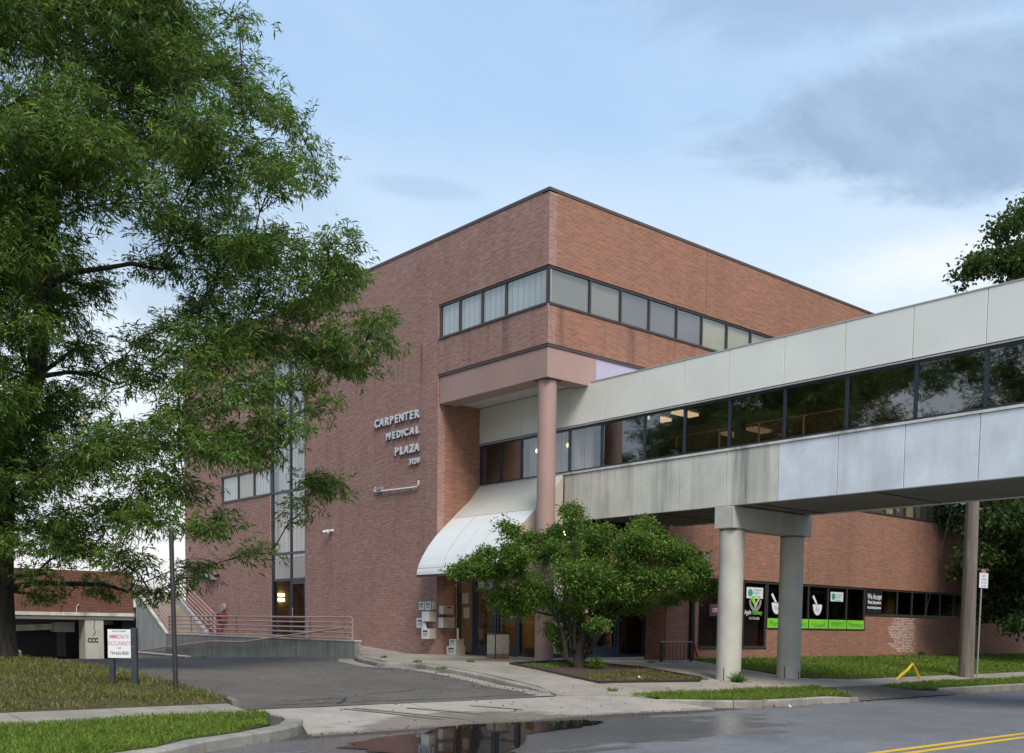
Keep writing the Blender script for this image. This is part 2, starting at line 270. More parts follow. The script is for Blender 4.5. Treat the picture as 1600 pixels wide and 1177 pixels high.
# ------------------------------------------------------------------ mesh helpers
class MB:
    def __init__(s): s.v = []; s.f = []; s.m = []
    def quad(s, *p, m=0):
        i = len(s.v); s.v += [tuple(q) for q in p]; s.f.append(tuple(range(i, i+len(p)))); s.m.append(m); return s
    def box(s, x0, x1, y0, y1, z0, z1, m=0):
        i = len(s.v); s.v += [(x, y, z) for z in (z0, z1) for x, y in ((x0, y0), (x1, y0), (x1, y1), (x0, y1))]
        for f in ((3, 2, 1, 0), (4, 5, 6, 7), (0, 1, 5, 4), (1, 2, 6, 5), (2, 3, 7, 6), (3, 0, 4, 7)): s.f.append(tuple(i+k for k in f)); s.m.append(m)
        return s
    def tube(s, pts, rad, n=8, cap=True, m=0):
        pts = [Vector(p) for p in pts]
        if not hasattr(rad, '__len__'): rad = [rad]*len(pts)
        base = len(s.v); a = None
        for k, p in enumerate(pts):
            d = (pts[min(k+1, len(pts)-1)] - pts[max(k-1, 0)]).normalized()
            if a is None: a = d.orthogonal().normalized()
            else: a = (a - d*a.dot(d)).normalized()
            b = d.cross(a)
            for j in range(n):
                th = 2*math.pi*j/n; s.v.append(tuple(p + (a*math.cos(th) + b*math.sin(th))*rad[k]))
        for k in range(len(pts)-1):
            for j in range(n):
                s.f.append((base+k*n+j, base+k*n+(j+1) % n, base+(k+1)*n+(j+1) % n, base+(k+1)*n+j)); s.m.append(m)
        if cap:
            s.f.append(tuple(base+j for j in reversed(range(n)))); s.m.append(m); e = base+(len(pts)-1)*n
            s.f.append(tuple(e+j for j in range(n))); s.m.append(m)
        return s
    def prism(s, poly, axis, a0, a1, m=0):      # poly in the two other axes, extruded along axis
        def P(u, v, w): return {'x': (w, u, v), 'y': (u, w, v), 'z': (u, v, w)}[axis]
        i = len(s.v); n = len(poly); s.v += [P(u, v, a0) for u, v in poly] + [P(u, v, a1) for u, v in poly]
        s.f += [tuple(i+k for k in range(n)), tuple(i+n+k for k in reversed(range(n)))]; s.m += [m, m]
        for k in range(n): s.f.append((i+k, i+n+k, i+n+(k+1) % n, i+(k+1) % n)); s.m.append(m)
        return s
    def build(s, name, mats, parent=None, smooth=False, bevel=0.0, fix=True):
        me = bpy.data.meshes.new(name); me.from_pydata(s.v, [], s.f)
        for q in (mats if isinstance(mats, (list, tuple)) else [mats]): me.materials.append(q)
        me.polygons.foreach_set('material_index', s.m)
        if fix:
            bm = bmesh.new(); bm.from_mesh(me); bmesh.ops.recalc_face_normals(bm, faces=bm.faces); bm.to_mesh(me); bm.free()
        if smooth:
            me.polygons.foreach_set('use_smooth', [True]*len(me.polygons))
            try: me.set_sharp_from_angle(angle=R(40))
            except Exception: pass
        o = bpy.data.objects.new(name, me); COL.objects.link(o)
        if parent: o.parent = parent
        if bevel:
            bv = o.modifiers.new('bevel', 'BEVEL'); bv.width = bevel; bv.segments = 2; bv.limit_method = 'ANGLE'
        return o
def tag(o, label=None, cat=None, group=None, kind=None):
    for k, v in (('label', label), ('category', cat), ('group', group), ('kind', kind)):
        if v: o[k] = v
    return o
def thing(name, label, cat, group=None, loc=(0, 0, 0)):
    o = bpy.data.objects.new(name, None); o.empty_display_size = .3; COL.objects.link(o); o.location = loc
    o['_l'] = 1; del o['_l']; return tag(o, label, cat, group)
def setparent(o, p): o.parent = p; o.matrix_parent_inverse = Matrix.Translation(p.location).inverted(); return o
def textmesh(name, s, size, mat, parent, origin, plane='X', extrude=.0, align='LEFT', offset=0.0, sx=1.0, mats=None, rot=None, valign='BOTTOM_BASELINE'):
    cu = bpy.data.curves.new(name, 'FONT'); cu.body = s; cu.size = size; cu.extrude = extrude; cu.align_x = align; cu.offset = offset; cu.resolution_u = 3
    to = bpy.data.objects.new(name, cu); COL.objects.link(to); bpy.context.view_layer.update()
    dg = bpy.context.evaluated_depsgraph_get(); me = bpy.data.meshes.new_from_object(to.evaluated_get(dg)); bpy.data.objects.remove(to)
    me.transform(Matrix.Diagonal((sx, 1, 1, 1)))
    Rm = {'X': Matrix(((0, 0, -1), (-1, 0, 0), (0, 1, 0))), 'Y': Matrix(((1, 0, 0), (0, 0, -1), (0, 1, 0)))}[plane].to_4x4() if rot is None else rot
    me.transform(Matrix.Translation(origin) @ Rm)
    me.materials.clear()
    for q in (mats or [mat]): me.materials.append(q)
    if mats and len(mats) > 1:
        n = Rm.to_3x3() @ Vector((0, 0, 1))
        for p in me.polygons: p.material_index = 0 if p.normal.dot(n) > .9 else 1
    else:
        for p in me.polygons: p.material_index = 0
    o = bpy.data.objects.new(name, me); COL.objects.link(o)
    if parent: o.parent = parent
    return o

# ------------------------------------------------------------------ terrain heights
def base(y): return float(np.interp(y, [-100, 13.3, 15.5, 17, 19.2, 22, 27, 30, 34, 40, 46, 60], [-1.62, -1.62, -1.40, -1.29, -1.12, -.93, -.845, -.84, -.98, -1.3, -1.5, -1.55]))
def sm(t): t = min(1, max(0, t)); return t*t*(3-2*t)
def h_drive(x, y): return base(y) - .11*sm((y-16)/2.5) - .08*sm((y-34)/6)
def h_lawn(x, y): return float(np.interp(y, [-100, 13.3, 15.5, 17, 20, 23, 26, 30, 34, 40, 46, 60], [-1.47, -1.47, -1.40, -1.29, -1.07, -.9, -.82, -.85, -1.0, -1.3, -1.5, -1.55]))
def h_base(x, y): return base(y)
def h_strip(x, y): return max(-1.49, base(y)) + .02
def sheet(name, poly, hf, off, mat, step=1.0, skirt=0.0, kind='structure', parent=None):
    bm = bmesh.new(); vs = [bm.verts.new((x, y, 0)) for x, y in poly]; bm.faces.new(vs)
    xs = [p[0] for p in poly]; ys = [p[1] for p in poly]
    for ax, lo, hi in ((0, min(xs), max(xs)), (1, min(ys), max(ys))):
        k = math.floor(lo/step)*step + step
        while k < hi-1e-4:
            no = (1, 0, 0) if ax == 0 else (0, 1, 0); co = (k, 0, 0) if ax == 0 else (0, k, 0)
            bmesh.ops.bisect_plane(bm, geom=bm.verts[:]+bm.edges[:]+bm.faces[:], plane_co=co, plane_no=no); k += step
    bmesh.ops.triangulate(bm, faces=bm.faces[:])
    if skirt:
        be = [e for e in bm.edges if e.is_boundary]; r = bmesh.ops.extrude_edge_only(bm, edges=be)
        low = {v for v in r['geom'] if isinstance(v, bmesh.types.BMVert)}
    else: low = set()
    for v in bm.verts: v.co.z = hf(v.co.x, v.co.y) + off - (skirt if v in low else 0)
    me = bpy.data.meshes.new(name); bm.normal_update(); bm.to_mesh(me); bm.free()
    if me.polygons and sum(p.normal.z for p in me.polygons) < 0: me.flip_normals()
    me.materials.append(mat); o = bpy.data.objects.new(name, me); COL.objects.link(o)
    if parent: o.parent = parent
    elif kind: o['kind'] = kind
    return o
def clip_cell(poly, x0, x1, y0, y1):
    def cl(P, f, g):
        out = []
        for i in range(len(P)):
            a, b = P[i-1], P[i]; fa, fb = f(a), f(b)
            if (fa >= 0) != (fb >= 0): t_ = fa/(fa-fb); out.append((a[0]+(b[0]-a[0])*t_, a[1]+(b[1]-a[1])*t_))
            if fb >= 0: out.append(b)
        return out
    for f in (lambda p: p[0]-x0, lambda p: x1-p[0], lambda p: p[1]-y0, lambda p: y1-p[1]):
        poly = cl(poly, f, None)
        if len(poly) < 3: return []
    return poly
def slabs(name, poly, hf, off, mat, sx, sy, parent, x0=0., y0=0., gap=.012, th=.05):
    xs = [p[0] for p in poly]; ys = [p[1] for p in poly]; n = 0
    X = x0 + math.floor((min(xs)-x0)/sx)*sx
    while X < max(xs):
        Y = y0 + math.floor((min(ys)-y0)/sy)*sy
        while Y < max(ys):
            c = clip_cell(poly, X+gap/2, X+sx-gap/2, Y+gap/2, Y+sy-gap/2)
            if len(c) >= 3:
                area = abs(sum(c[i-1][0]*c[i][1]-c[i][0]*c[i-1][1] for i in range(len(c))))/2
                if area > .08:
                    j = rng.uniform(-.004, .004)
                    sheet(name, c, hf, off+j, mat, 1.6, skirt=th, kind=None, parent=parent); n += 1
            Y += sy
        X += sx
def kerb(name, pts, top, bot, w, mat, parent, seglen=1.9, side=1):
    # kerb stones along a polyline; w is measured to the left of the walking direction (side=1)
    P = [Vector((x, y)) for x, y in pts]; L = [0]
    for a, b in zip(P, P[1:]): L.append(L[-1]+(b-a).length)
    def at(s):
        s = min(max(s, 0), L[-1]-1e-6)
        for i in range(len(P)-1):
            if s <= L[i+1]: t_ = (s-L[i])/(L[i+1]-L[i]); return P[i].lerp(P[i+1], t_)
    def nrm(s): d = (at(s+.12)-at(s-.12)).normalized(); return Vector((-d.y, d.x))*side
    n = max(1, round(L[-1]/seglen))
    for k in range(n):
        s0 = L[-1]*k/n + .008; s1 = L[-1]*(k+1)/n - .008; q = max(2, int((s1-s0)/.3)+1); mb = MB(); rows = []
        for i in range(q):
            s = s0+(s1-s0)*i/(q-1); a = at(s); nn = nrm(s); tz = top(a.x, a.y, s/L[-1]); bz = bot(a.x, a.y)
            pr = [(0, bz-.1), (.012, tz-.03), (.04, tz), (w, tz), (w, bz-.1)]
            rows.append([(a.x+nn.x*u, a.y+nn.y*u, z) for u, z in pr])
        for i in range(q-1):
            for j in range(4): mb.quad(rows[i][j], rows[i+1][j], rows[i+1][j+1], rows[i][j+1])
        mb.quad(*rows[0]); mb.quad(*reversed(rows[-1])); mb.build(name, mat, parent)

# ------------------------------------------------------------------ ground
tag(sheet('ground', [(-300, -200), (700, -200), (700, 700), (-300, 700)], lambda x, y: base(y)-.35, 0, MT['ground'], 50.0))
road = sheet('road', [(-150, -6.0), (300, -6.0), (300, 13.32), (-150, 13.32)], lambda x, y: -1.62, 0, MT['road'], 30.0)
sheet('far_verge', [(-150, -14), (300, -14), (300, -6.0), (-150, -6.0)], lambda x, y: -1.50, 0, MT['lawn'], 30.0)
# apron bay between the two kerbs where the driveway meets the gutter
def h_ap(x, y): return float(np.interp(y, [12.6, 13.9, 15.85, 17], [-1.615, -1.60, base(15.85)-.008, base(17)-.05]))
L_ap = [(7.95, 13.72), (9.2, 13.78), (12, 13.85), (15, 14.0), (17.6, 13.7), (17.2, 15.3), (15.4, 16.0), (12.1, 15.85), (9.4, 15.85), (8.1, 16.0), (8.5, 15.0)]
sheet('gutter', [(7.2, 13.25), (18.5, 13.25), (18.2, 15.9), (7.9, 16.3)], h_ap, -.03, MT['skirt'], .5)
apron = bpy.data.objects.new('driveway_apron', None); COL.objects.link(apron); apron['kind'] = 'structure'
slabs('concrete_slab', L_ap, h_ap, .0, MT['apron'], 3.3, 6.0, apron, 8.0, 12.0, gap=.02)
# driveway
sheet('driveway', [(8.0, 15.93), (12.1, 15.8), (15.05, 15.85), (15.55, 17.3), (16.05, 20.3), (16.1, 22.6), (15.5, 23.2), (16.4, 25.6), (17.3, 27.2), (18.2, 28.0), (18.2, 46), (-20, 46), (-20, 33), (3, 31), (7.3, 28.5), (7.9, 24.5), (8.25, 20.2), (8.3, 17.7), (7.9, 16.6)], h_drive, 0, MT['asphalt'], 1.0)
sheet('parking_floor', [(-60, 46), (40, 46), (40, 80), (-60, 80)], lambda x, y: -1.60, 0, MT['asphalt'], 20.0)
# paved plaza and pavements, slab by slab
plaza = bpy.data.objects.new('pavement', None); COL.objects.link(plaza); plaza['kind'] = 'structure'
PZ = [(15.1, 15.9), (17.3, 15.35), (27.2, 15.15), (27.2, 16.35), (25.6, 17.0), (25.9, 19.2), (26.6, 21.0), (26.9, 22.0), (25.7, 22.0), (25.7, 22.85), (21.5, 22.85), (21.15, 27.05), (20.38, 27.1), (20.38, 33.5), (18.35, 33.5), (18.3, 28.1), (17.6, 27.2), (16.85, 26.0), (15.95, 23.4), (16.45, 22.7), (16.4, 20.6), (15.95, 17.7)]
sheet('pavement_bed', PZ, h_base, -.03, MT['joint'], 1.0)
BED = [(18.72, 21.55), (21.3, 22.1), (22.26, 19.99), (21.9, 17.5), (21.18, 17.0), (17.85, 17.35)]
# plaza split round the planting bed
for P_ in ([(15.15, 15.9), (17.3, 15.35), (27.2, 15.15), (27.2, 16.35), (25.6, 17.0), (21.18, 17.0), (17.85, 17.35), (15.9, 17.35)],
           [(15.9, 17.35), (17.85, 17.35), (18.72, 21.55), (18.72, 22.85), (16.35, 22.85), (16.45, 22.7), (16.4, 20.6)],
           [(21.18, 17.0), (25.6, 17.0), (25.9, 19.2), (26.6, 21.0), (26.9, 22.0), (25.7, 22.0), (25.7, 22.1), (21.3, 22.1), (22.26, 19.99), (21.9, 17.5)],
           [(18.72, 21.55), (21.3, 22.1), (25.7, 22.1), (25.7, 22.85), (18.72, 22.85)],
           [(16.3, 22.85), (21.45, 22.85), (21.15, 27.05), (20.38, 27.1), (20.38, 33.5), (18.35, 33.5), (18.3, 28.1), (17.6, 27.2), (16.85, 26.0), (15.95, 23.4)]):
    slabs('concrete_slab', P_, h_base, .012, MT['pave'], 1.55, 1.55, plaza, 15.0, 15.15)
slabs('concrete_slab', [(27.2, 15.0), (70, 15.0), (70, 16.38), (27.2, 16.35)], h_base, .012, MT['pave'], 1.5, 4.0, plaza, 27.2, 14.0)
sheet('pavement_bed', [(27.2, 15.0), (70, 15.0), (70, 16.38), (27.2, 16.35)], h_base, -.03, MT['joint'], 2.0)
slabs('concrete_slab', [(-12, 15.35), (7.9, 15.35), (8.0, 16.55), (-12, 16.55)], h_lawn, .02, MT['pave'], 1.5, 4.0, plaza, 0, 14.0)
# ramp into the road on the right of the island, worn asphalt
sheet('crossover', [(21.8, 13.3), (27.5, 13.3), (27.5, 15.0), (23.6, 15.25), (22.6, 14.4)], lambda x, y: base(y), .012, MT['soil'], .6)
sheet('crossover_asphalt', [(22.3, 13.3), (28.5, 13.3), (26.9, 15.1), (24.4, 15.1)], lambda x, y: base(y), .022, MT['asphalt'], .6)
# lawns
sheet('lawn', [(-40, 16.5), (8.0, 16.5), (8.25, 17.7), (8.2, 20.2), (7.9, 24), (7.3, 28.3), (3, 31), (-20, 33.5), (-40, 33.5)], h_lawn, .03, MT['lawnd'], .8, skirt=.14)
sheet('verge', [(-40, 11.15), (2.0, 11.42), (3.9, 11.75), (5.0, 12.25), (5.65, 12.85), (6.6, 13.3), (7.45, 14.0), (8.15, 15.3), (8.1, 15.4), (-40, 15.4)], h_lawn, .015, MT['lawn'], .8, skirt=.14)
sheet('verge', [(17.45, 14.75), (18.1, 14.05), (18.75, 13.55), (20, 13.43), (22.4, 13.41), (23.2, 14.4), (23.6, 15.2), (17.3, 15.35)], h_strip, 0, MT['lawn'], .5, skirt=.14)
sheet('verge', [(27.2, 13.84), (80, 13.84), (80, 15.02), (28.2, 15.02), (26.6, 14.85)], h_strip, 0, MT['lawn'], .8, skirt=.14)
sheet('lawn', [(25.85, 16.95), (27.2, 16.4), (70, 16.42), (70, 22.0), (27.0, 22.0), (26.7, 21.0), (26.0, 19.2)], h_base, .02, MT['lawn'], .8, skirt=.14)
sheet('planting_bed', BED, h_base, .012, MT['soil'], .5)
# kerbs
kr = bpy.data.objects.new('kerb', None); COL.objects.link(kr); kr['kind'] = 'structure'
kerb('kerb_stone', [(-30, 10.9), (2.0, 11.2), (3.9, 11.5), (5.1, 12.02), (5.75, 12.6), (6.45, 13.0), (7.0, 13.25), (7.85, 13.85), (8.45, 14.7), (8.85, 15.7), (9.05, 16.4)], lambda x, y, s: -1.46+.0*s, lambda x, y: -1.62, .30, MT['curb'], kr, 2.1)
kerb('kerb_stone', [(8.1, 16.2), (8.35, 17.0), (8.42, 18.4), (8.36, 20.4)], lambda x, y, s: h_drive(x, y)+.11*(1-s*.7), lambda x, y: h_drive(x, y)-.02, .14, MT['curb'], kr)
kerb('kerb_stone', [(16.9, 15.4), (17.35, 14.6), (18.0, 13.85), (18.7, 13.4), (20, 13.3), (22.55, 13.28)], lambda x, y, s: -1.46-.10*(1-sm(s/.1))-.06*sm((s-.8)/.2), lambda x, y: -1.62, .16, MT['curb'], kr, 1.9)
kerb('kerb_stone', [(27.4, 13.75), (33, 13.7), (70, 13.7)], lambda x, y, s: -1.465, lambda x, y: -1.62, .16, MT['curb'], kr, 2.4)
kerb('kerb_stone', [(15.05, 15.85), (15.6, 17.3), (16.1, 20.3), (16.15, 22.6), (15.55, 23.25), (16.45, 25.6), (17.35, 27.2), (18.2, 28.0)], lambda x, y, s: base(y)+.012-.06*(1-sm(s/.08)), lambda x, y: h_drive(x, y)-.03, .16, MT['curb'], kr, 2.3, side=-1)
kerb('kerb_stone', [(-30, -6), (90, -6)], lambda x, y, s: -1.48, lambda x, y: -1.62, .16, MT['curb'], kr, 30, side=-1)
sheet('gutter_pan', [(15.0, 15.86), (15.55, 17.3), (16.05, 20.3), (16.1, 22.6), (15.5, 23.2), (16.4, 25.6), (17.3, 27.2), (17.0, 27.5), (16.0, 26.0), (15.05, 23.2), (15.6, 22.3), (15.6, 20.3), (15.1, 17.5), (14.55, 15.9)], h_drive, .006, MT['pave'], .8)
def edging(name, pts, mat, parent, hf, hh=.06, w=.05):
    for a, b in zip(pts, pts[1:]+pts[:1]):
        a = Vector((*a, hf(*a)+.0)); b = Vector((*b, hf(*b)+.0)); n = max(1, int((b-a).length/2.4))
        for k in range(n):
            p = a.lerp(b, k/n); q = a.lerp(b, (k+1)/n); d = (q-p).normalized(); s_ = Vector((-d.y, d.x, 0))*w/2; u = Vector((0, 0, hh)); q = q-d*.01
            mb = MB(); c = [p-s_, q-s_, q+s_, p+s_]; c2 = [x+u for x in c]; mb.quad(*reversed(c)); mb.quad(*c2)
            for i in range(4): mb.quad(c[i], c[(i+1) % 4], c2[(i+1) % 4], c2[i])
            mb.build(name, mat, parent)
eg = thing('bed_edging', 'dark landscape timber edging round the planting bed of the small tree', 'edging')
edging('timber', BED, MT['darksteel'], eg, lambda x, y: base(y)+.01)
# yellow centre lines
for i, yy in enumerate((7.33, 7.05)):
    sheet('road_line', [(-60, yy), (120, yy), (120, yy+.13), (-60, yy+.13)], lambda x, y: -1.62, .004, MT['rline'], 20.0)
# puddle in the gutter of the apron
def wobble(poly, amp, sub=5):
    out = []
    for i in range(len(poly)):
        a = poly[i]; b = poly[(i+1) % len(poly)]
        for k in range(sub): t_ = k/sub; out.append((a[0]+(b[0]-a[0])*t_+rng.uniform(-amp, amp), a[1]+(b[1]-a[1])*t_+rng.uniform(-amp*.3, amp*.3)))
    return out
PUD = [(7.5, 12.0), (8.1, 12.6), (9.0, 13.0), (9.8, 13.15), (10.4, 13.65), (11.2, 13.78), (12.2, 13.5), (13.2, 13.35), (13.6, 12.9), (12.9, 12.6), (11.7, 12.2), (10.7, 12.0), (10.1, 11.3), (9.5, 10.7), (8.6, 10.0), (8.0, 10.3), (7.7, 11.1)]
sheet('puddle', wobble(PUD, .16, 5), lambda x, y: max(-1.62, h_ap(x, y) if y > 13.2 else -1.62)*1.0 if False else -1.607, .0, MT['water'], 50.0)
# tyre marks on driveway / apron / road
def marks(name, lines, hf, w, mat):
    mb = MB()
    for L_ in lines:
        for a, b in zip(L_, L_[1:]):
            a = Vector(a); b = Vector(b); d = (b-a).normalized(); s_ = Vector((-d.y, d.x))*w/2
            mb.quad(*[(p.x, p.y, hf(p.x, p.y)) for p in (a-s_, b-s_, b+s_, a+s_)])
    o = mb.build(name, mat, None, fix=False); o['kind'] = 'structure'; return o
MT['tar'] = plain('dark_tar', (.03, .029, .028), .7, .3); MT['wetmark'] = ground_mat('wet_streak', (.27, .245, .21), .2, .6, .3)
def wig(a, b, n=10, amp=.06): return [(a[0]+(b[0]-a[0])*i/n+rng.uniform(-amp, amp), a[1]+(b[1]-a[1])*i/n+rng.uniform(-amp, amp)) for i in range(n+1)]
marks('asphalt_crack', [wig((8.7, 16.3), (12.0, 16.15), 16, .05), wig((10.6, 16.9), (9.9, 16.05), 5, .03), wig((12.0, 16.15), (14.8, 16.2), 14, .05), wig((14.4, 18.6), (11.5, 17.6), 9), wig((9.2, 16.9), (10.6, 16.9), 8)], lambda x, y: h_drive(x, y)+.006, .035, MT['tar'])
marks('wet_streak', [wig((9.7, 15.6), (10.9, 14.3), 3, .02), wig((9.95, 15.6), (11.3, 14.2), 3, .02), wig((10.9, 15.4), (12.0, 14.5), 3, .02), wig((12.3, 15.3), (13.1, 14.7), 3, .02)], lambda x, y: h_ap(x, y)+.014, .09, MT['wetmark'])

# ------------------------------------------------------------------ building
XL, YF, YW, XB, ZT = 20.4, 22.02, 27.1, 22.1, 12.25
XE, YE = 62.0, 46.2
bld = thing('brick_building', 'large three-storey brick medical building with ribbon windows on its top floor', 'building')
BL, BR = MT['brick_left'], MT['brick_right']
def wx(y0, y1, z0, z1, x=XL, t_=.3, mat=BL, name='wall'): return MB().box(x, x+t_, y0, y1, z0, z1).build(name, mat, bld)       # faces -x
def wy(x0, x1, z0, z1, y=YF, t_=.3, mat=BR, name='wall'): return MB().box(x0, x1, y, y+t_, z0, z1).build(name, mat, bld)       # faces -y
J = .011
# left face, cantilevered top storey then full-height wall; panels meet at recessed joints
wx(YF+.305, YW-J, 10.17, ZT-.087); wx(YF+.305, YW-J, 8.03, 9.10)
wx(YF+.0, YF+.303-J, 10.17, ZT-.12, name='corner_panel'); wx(YF+.0, YF+.303-J, 8.03, 9.10, name='corner_panel')
wx(YW+J, 35.44, -1.7, ZT-.087)
wx(35.44, 38.14, 10.42, ZT-.12, name='lintel_panel'); wx(38.14, 42.5, -1.7, 5.25); wx(38.14, 42.5, 6.35, 9.12); wx(38.14, 42.5, 10.17, ZT-.087); wx(42.5+J, YE, -1.7, ZT-.087)
# street face
wy(XL+.302, 27.32-J, 10.17, ZT-.087); wy(27.32+J, 33.81-J, 10.17, ZT-.087); wy(33.81+J, 48-J, 10.17, ZT-.087); wy(48+J, XE, 10.17, ZT-.087)
wy(XL+.302, 27.32-J, 8.03, 9.10); wy(27.32+J, 33.81-J, 8.03, 9.10); wy(33.81+J, 48, 8.03, 9.10); wy(48+J, XE, 8.03, 9.10)
wy(25.42, 48, 5.85, 8.02, y=YF+.004, name='wall'); wy(48+J, XE, 5.85, 8.02, y=YF+.004)
wy(25.72, 28.95-J, 1.78, 4.70, y=YF); wy(28.95+J, 41.44-J, 1.78, 4.70); wy(41.44+J, XE, 1.78, 4.70)
wy(25.72, 27.30, -1.6, 1.78-J); wy(27.30, 31.12, -1.6, -.56, name='sill_wall'); wy(31.12, 37.62, -1.6, .12, name='sill_wall'); wy(37.62, 41.44-J, -1.6, .70, name='sill_wall'); wy(41.44+J, XE, -1.6, .70, name='sill_wall')
wx(YF+.302, 22.95, -1.6, 4.7, x=25.72, t_=.3, mat=BR, name='return_wall')
# return wall beside the entrance
wy(XL+.302, XB+.3, 1.9, 8.0, y=YW, mat=BR, name='return_wall'); wy(XL+.302, 21.2, -1.7, 1.9-.004, y=YW, mat=BR, name='return_wall')
# dark backing core behind joints, roof, rear
MB().box(XL+.31, 21.0, YW+.31, YE-.02, -1.7, 4.0).build('core', MT['roomd'], bld) if False else None
MB().box(XL+.02, XE, YF+.02, YE, ZT-.35, ZT-.2).build('roof', MT['coping'], bld)
MB().box(XE-.3, XE-.004, YF+.31, YE, -1.6, ZT-.4).build('wall', BR, bld); MB().box(XL+.31, XE-.31, YE-.3, YE-.004, -1.6, ZT-.4).build('wall', BR, bld)
MB().box(XL+.30, XL+.34, YW+.32, 35.4, -1.6, ZT-.4).box(XL+.30, XL+.34, 38.2, YE-.32, -1.6, 5.2).build('backing', MT['roomd'], bld)
MB().box(XL-.02, XL+.33, YF-.02, YE+.02, ZT-.085, ZT).build('coping', MT['coping'], bld); MB().box(XL+.332, XE+.02, YF-.02, YF+.33, ZT-.085, ZT).build('coping', MT['coping'], bld)
# overhang: dark shelf angle, pink beams, lilac board, soffit
MB().box(XL+.02, XL+.40, YF+.02, YW-.002, 7.95, 8.028).build('shelf_angle', MT['coping'], bld); MB().box(XL+.402, 25.4, YF+.02, YF+.40, 7.95, 8.028).build('shelf_angle', MT['coping'], bld)
MB().box(XL+.05, XL+.68, YF+.05, YW-.02, 7.11, 7.948).build('beam', MT['pink'], bld, bevel=.01); MB().box(XL+.682, 22.40, YF+.05, YF+.60, 7.11, 7.948).build('beam', MT['pink'], bld, bevel=.01)
MB().box(22.405, 25.6, YF+.06, YF+.3, 7.11, 7.948).build('board', MT['lilac'], bld)
for k in range(4):
    y0 = YF+.61+k*1.12; MB().box(XL+.69, XB-.01, y0+.006, min(y0+1.11, YW-.01), 7.2, 7.24).build('soffit_panel', MT['soffit'], bld)
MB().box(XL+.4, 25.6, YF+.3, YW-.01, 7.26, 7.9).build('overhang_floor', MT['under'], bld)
def band(axis, c, edges, z0, z1, blinds, parent=bld, fw=.055, depth=.09, glass='w_glass', frame='frame', back=.14, name='window_band'):
    """ribbon window: frame (one part) > window_pane and blind per bay"""
    m = MB(); e0, e1 = edges[0], edges[-1]
    def bx(mb, a0, a1, d0, d1, zz0, zz1):
        if axis == 'x': mb.box(c+d0, c+d1, a0, a1, zz0, zz1)
        else: mb.box(a0, a1, c+d0, c+d1, zz0, zz1)
    lo, hi = min(e0, e1), max(e0, e1); E_ = sorted(edges)
    bx(m, lo, hi, .03, .03+depth, z1-fw, z1); bx(m, lo, hi, .03, .03+depth, z0, z0+fw); bx(m, lo-.0, hi, -.03, .028, z0-.03, z0+.012)
    for k, e in enumerate(E_):
        a = e-fw/2; b = e+fw/2
        if k == 0: a = e; b = e+fw
        if k == len(E_)-1: a = e-fw; b = e
        bx(m, a, b, .032, .028+depth, z0+fw, z1-fw)
    fo = m.build(name, MT[frame], parent)
    for k in range(len(E_)-1):
        a, b = E_[k]+fw/2, E_[k+1]-fw/2; g = MB(); d = .07
        if axis == 'x': g.box(c+d, c+d+.008, a, b, z0+fw, z1-fw)
        else: g.box(a, b, c+d, c+d+.008, z0+fw, z1-fw)
        g.build('window_pane', MT[glass], fo)
        bl = blinds[k % len(blinds)]
        if bl:
            g = MB()
            dz = rng.choice([0, 0, .04])
            if axis == 'x': g.box(c+back, c+back+.02, a-.02, b+.02, z0+dz, z1)
            else: g.box(a-.02, b+.02, c+back, c+back+.02, z0+dz, z1)
            g.build('blind', MT[bl], fo)
    return fo
band('x', XL, [22.07, 23.90, 25.0, 26.08, 27.07], 9.12, 10.16, ['blindl', 'blindl', 'blindl', 'blindl'])
band('y', YF, [20.45, 22.1, 23.4, 24.67, 25.96, 27.2, 28.5, 29.8, 31.1, 32.4, 33.7, 35, 36.3, 37.6, 38.9, 40.2, 41.5, 44, 47, 50, 54, 58, 61.6], 9.12, 10.16, ['blindb', 'blindb', 'blindg', 'blindg', 'blindg', 'blindc', 'blindc', 'blindc'])
band('y', YF, [25.8, 27.2, 28.5, 29.8, 31.1, 32.4, 33.7, 35, 36.3, 37.6, 38.9, 39.7, 40.5, 41.3, 41.9, 42.5, 43.1, 43.8, 44.4, 45.1, 45.9, 47, 48.5, 50, 53, 56, 59, 61.6], 4.73, 5.84, ['blindc', 'blindg', 'blindc', 'blindb', 'blindg'], depth=.08)
MB().box(25.8, XE-.1, YF+.5, YF+.52, 4.7, 5.84).build('room_back', MT['room'], bld)
# tall stair window with door on the left face, and the two bands behind the tree
band('x', XL, [38.14, 39.6, 41.0, 42.5], 5.27, 6.33, ['blindl', 'blindc', 'blindl']); band('x', XL, [38.14, 39.6, 41.0, 42.5], 9.14, 10.15, ['blindl'])
sw = MB()
for y0, y1 in ((35.44, 35.52), (36.58, 36.66), (38.02, 38.14)): sw.box(XL+.04, XL+.14, y0, y1, -.45, 10.41)
for z in (-.46, 1.80, 2.82, 5.22, 7.6, 10.32): sw.box(XL+.045, XL+.135, 35.525, 36.575, z, z+.10); sw.box(XL+.045, XL+.135, 36.665, 38.015, z, z+.10)
sw = sw.build('stair_window', MT['bframe'], bld)
for (a, b) in ((35.52, 36.58), (36.66, 38.02)):
    for z0, z1 in ((-.36, 1.8), (1.9, 2.82), (2.92, 5.22), (5.32, 7.6), (7.7, 10.32)):
        if a < 36 and z0 < 0: continue
        MB().box(XL+.08, XL+.088, a, b, z0, z1).build('window_pane', MT['s_glass' if z0 < 0 else 'w_glass'], sw)
MB().box(XL+.35, XL+.37, 35.45, 38.1, 2.75, 5.3).build('blind', MT['curtain'], sw); MB().box(XL+.35, XL+.37, 35.45, 38.1, 5.35, 10.3).build('blind', MT['blindl'], sw)
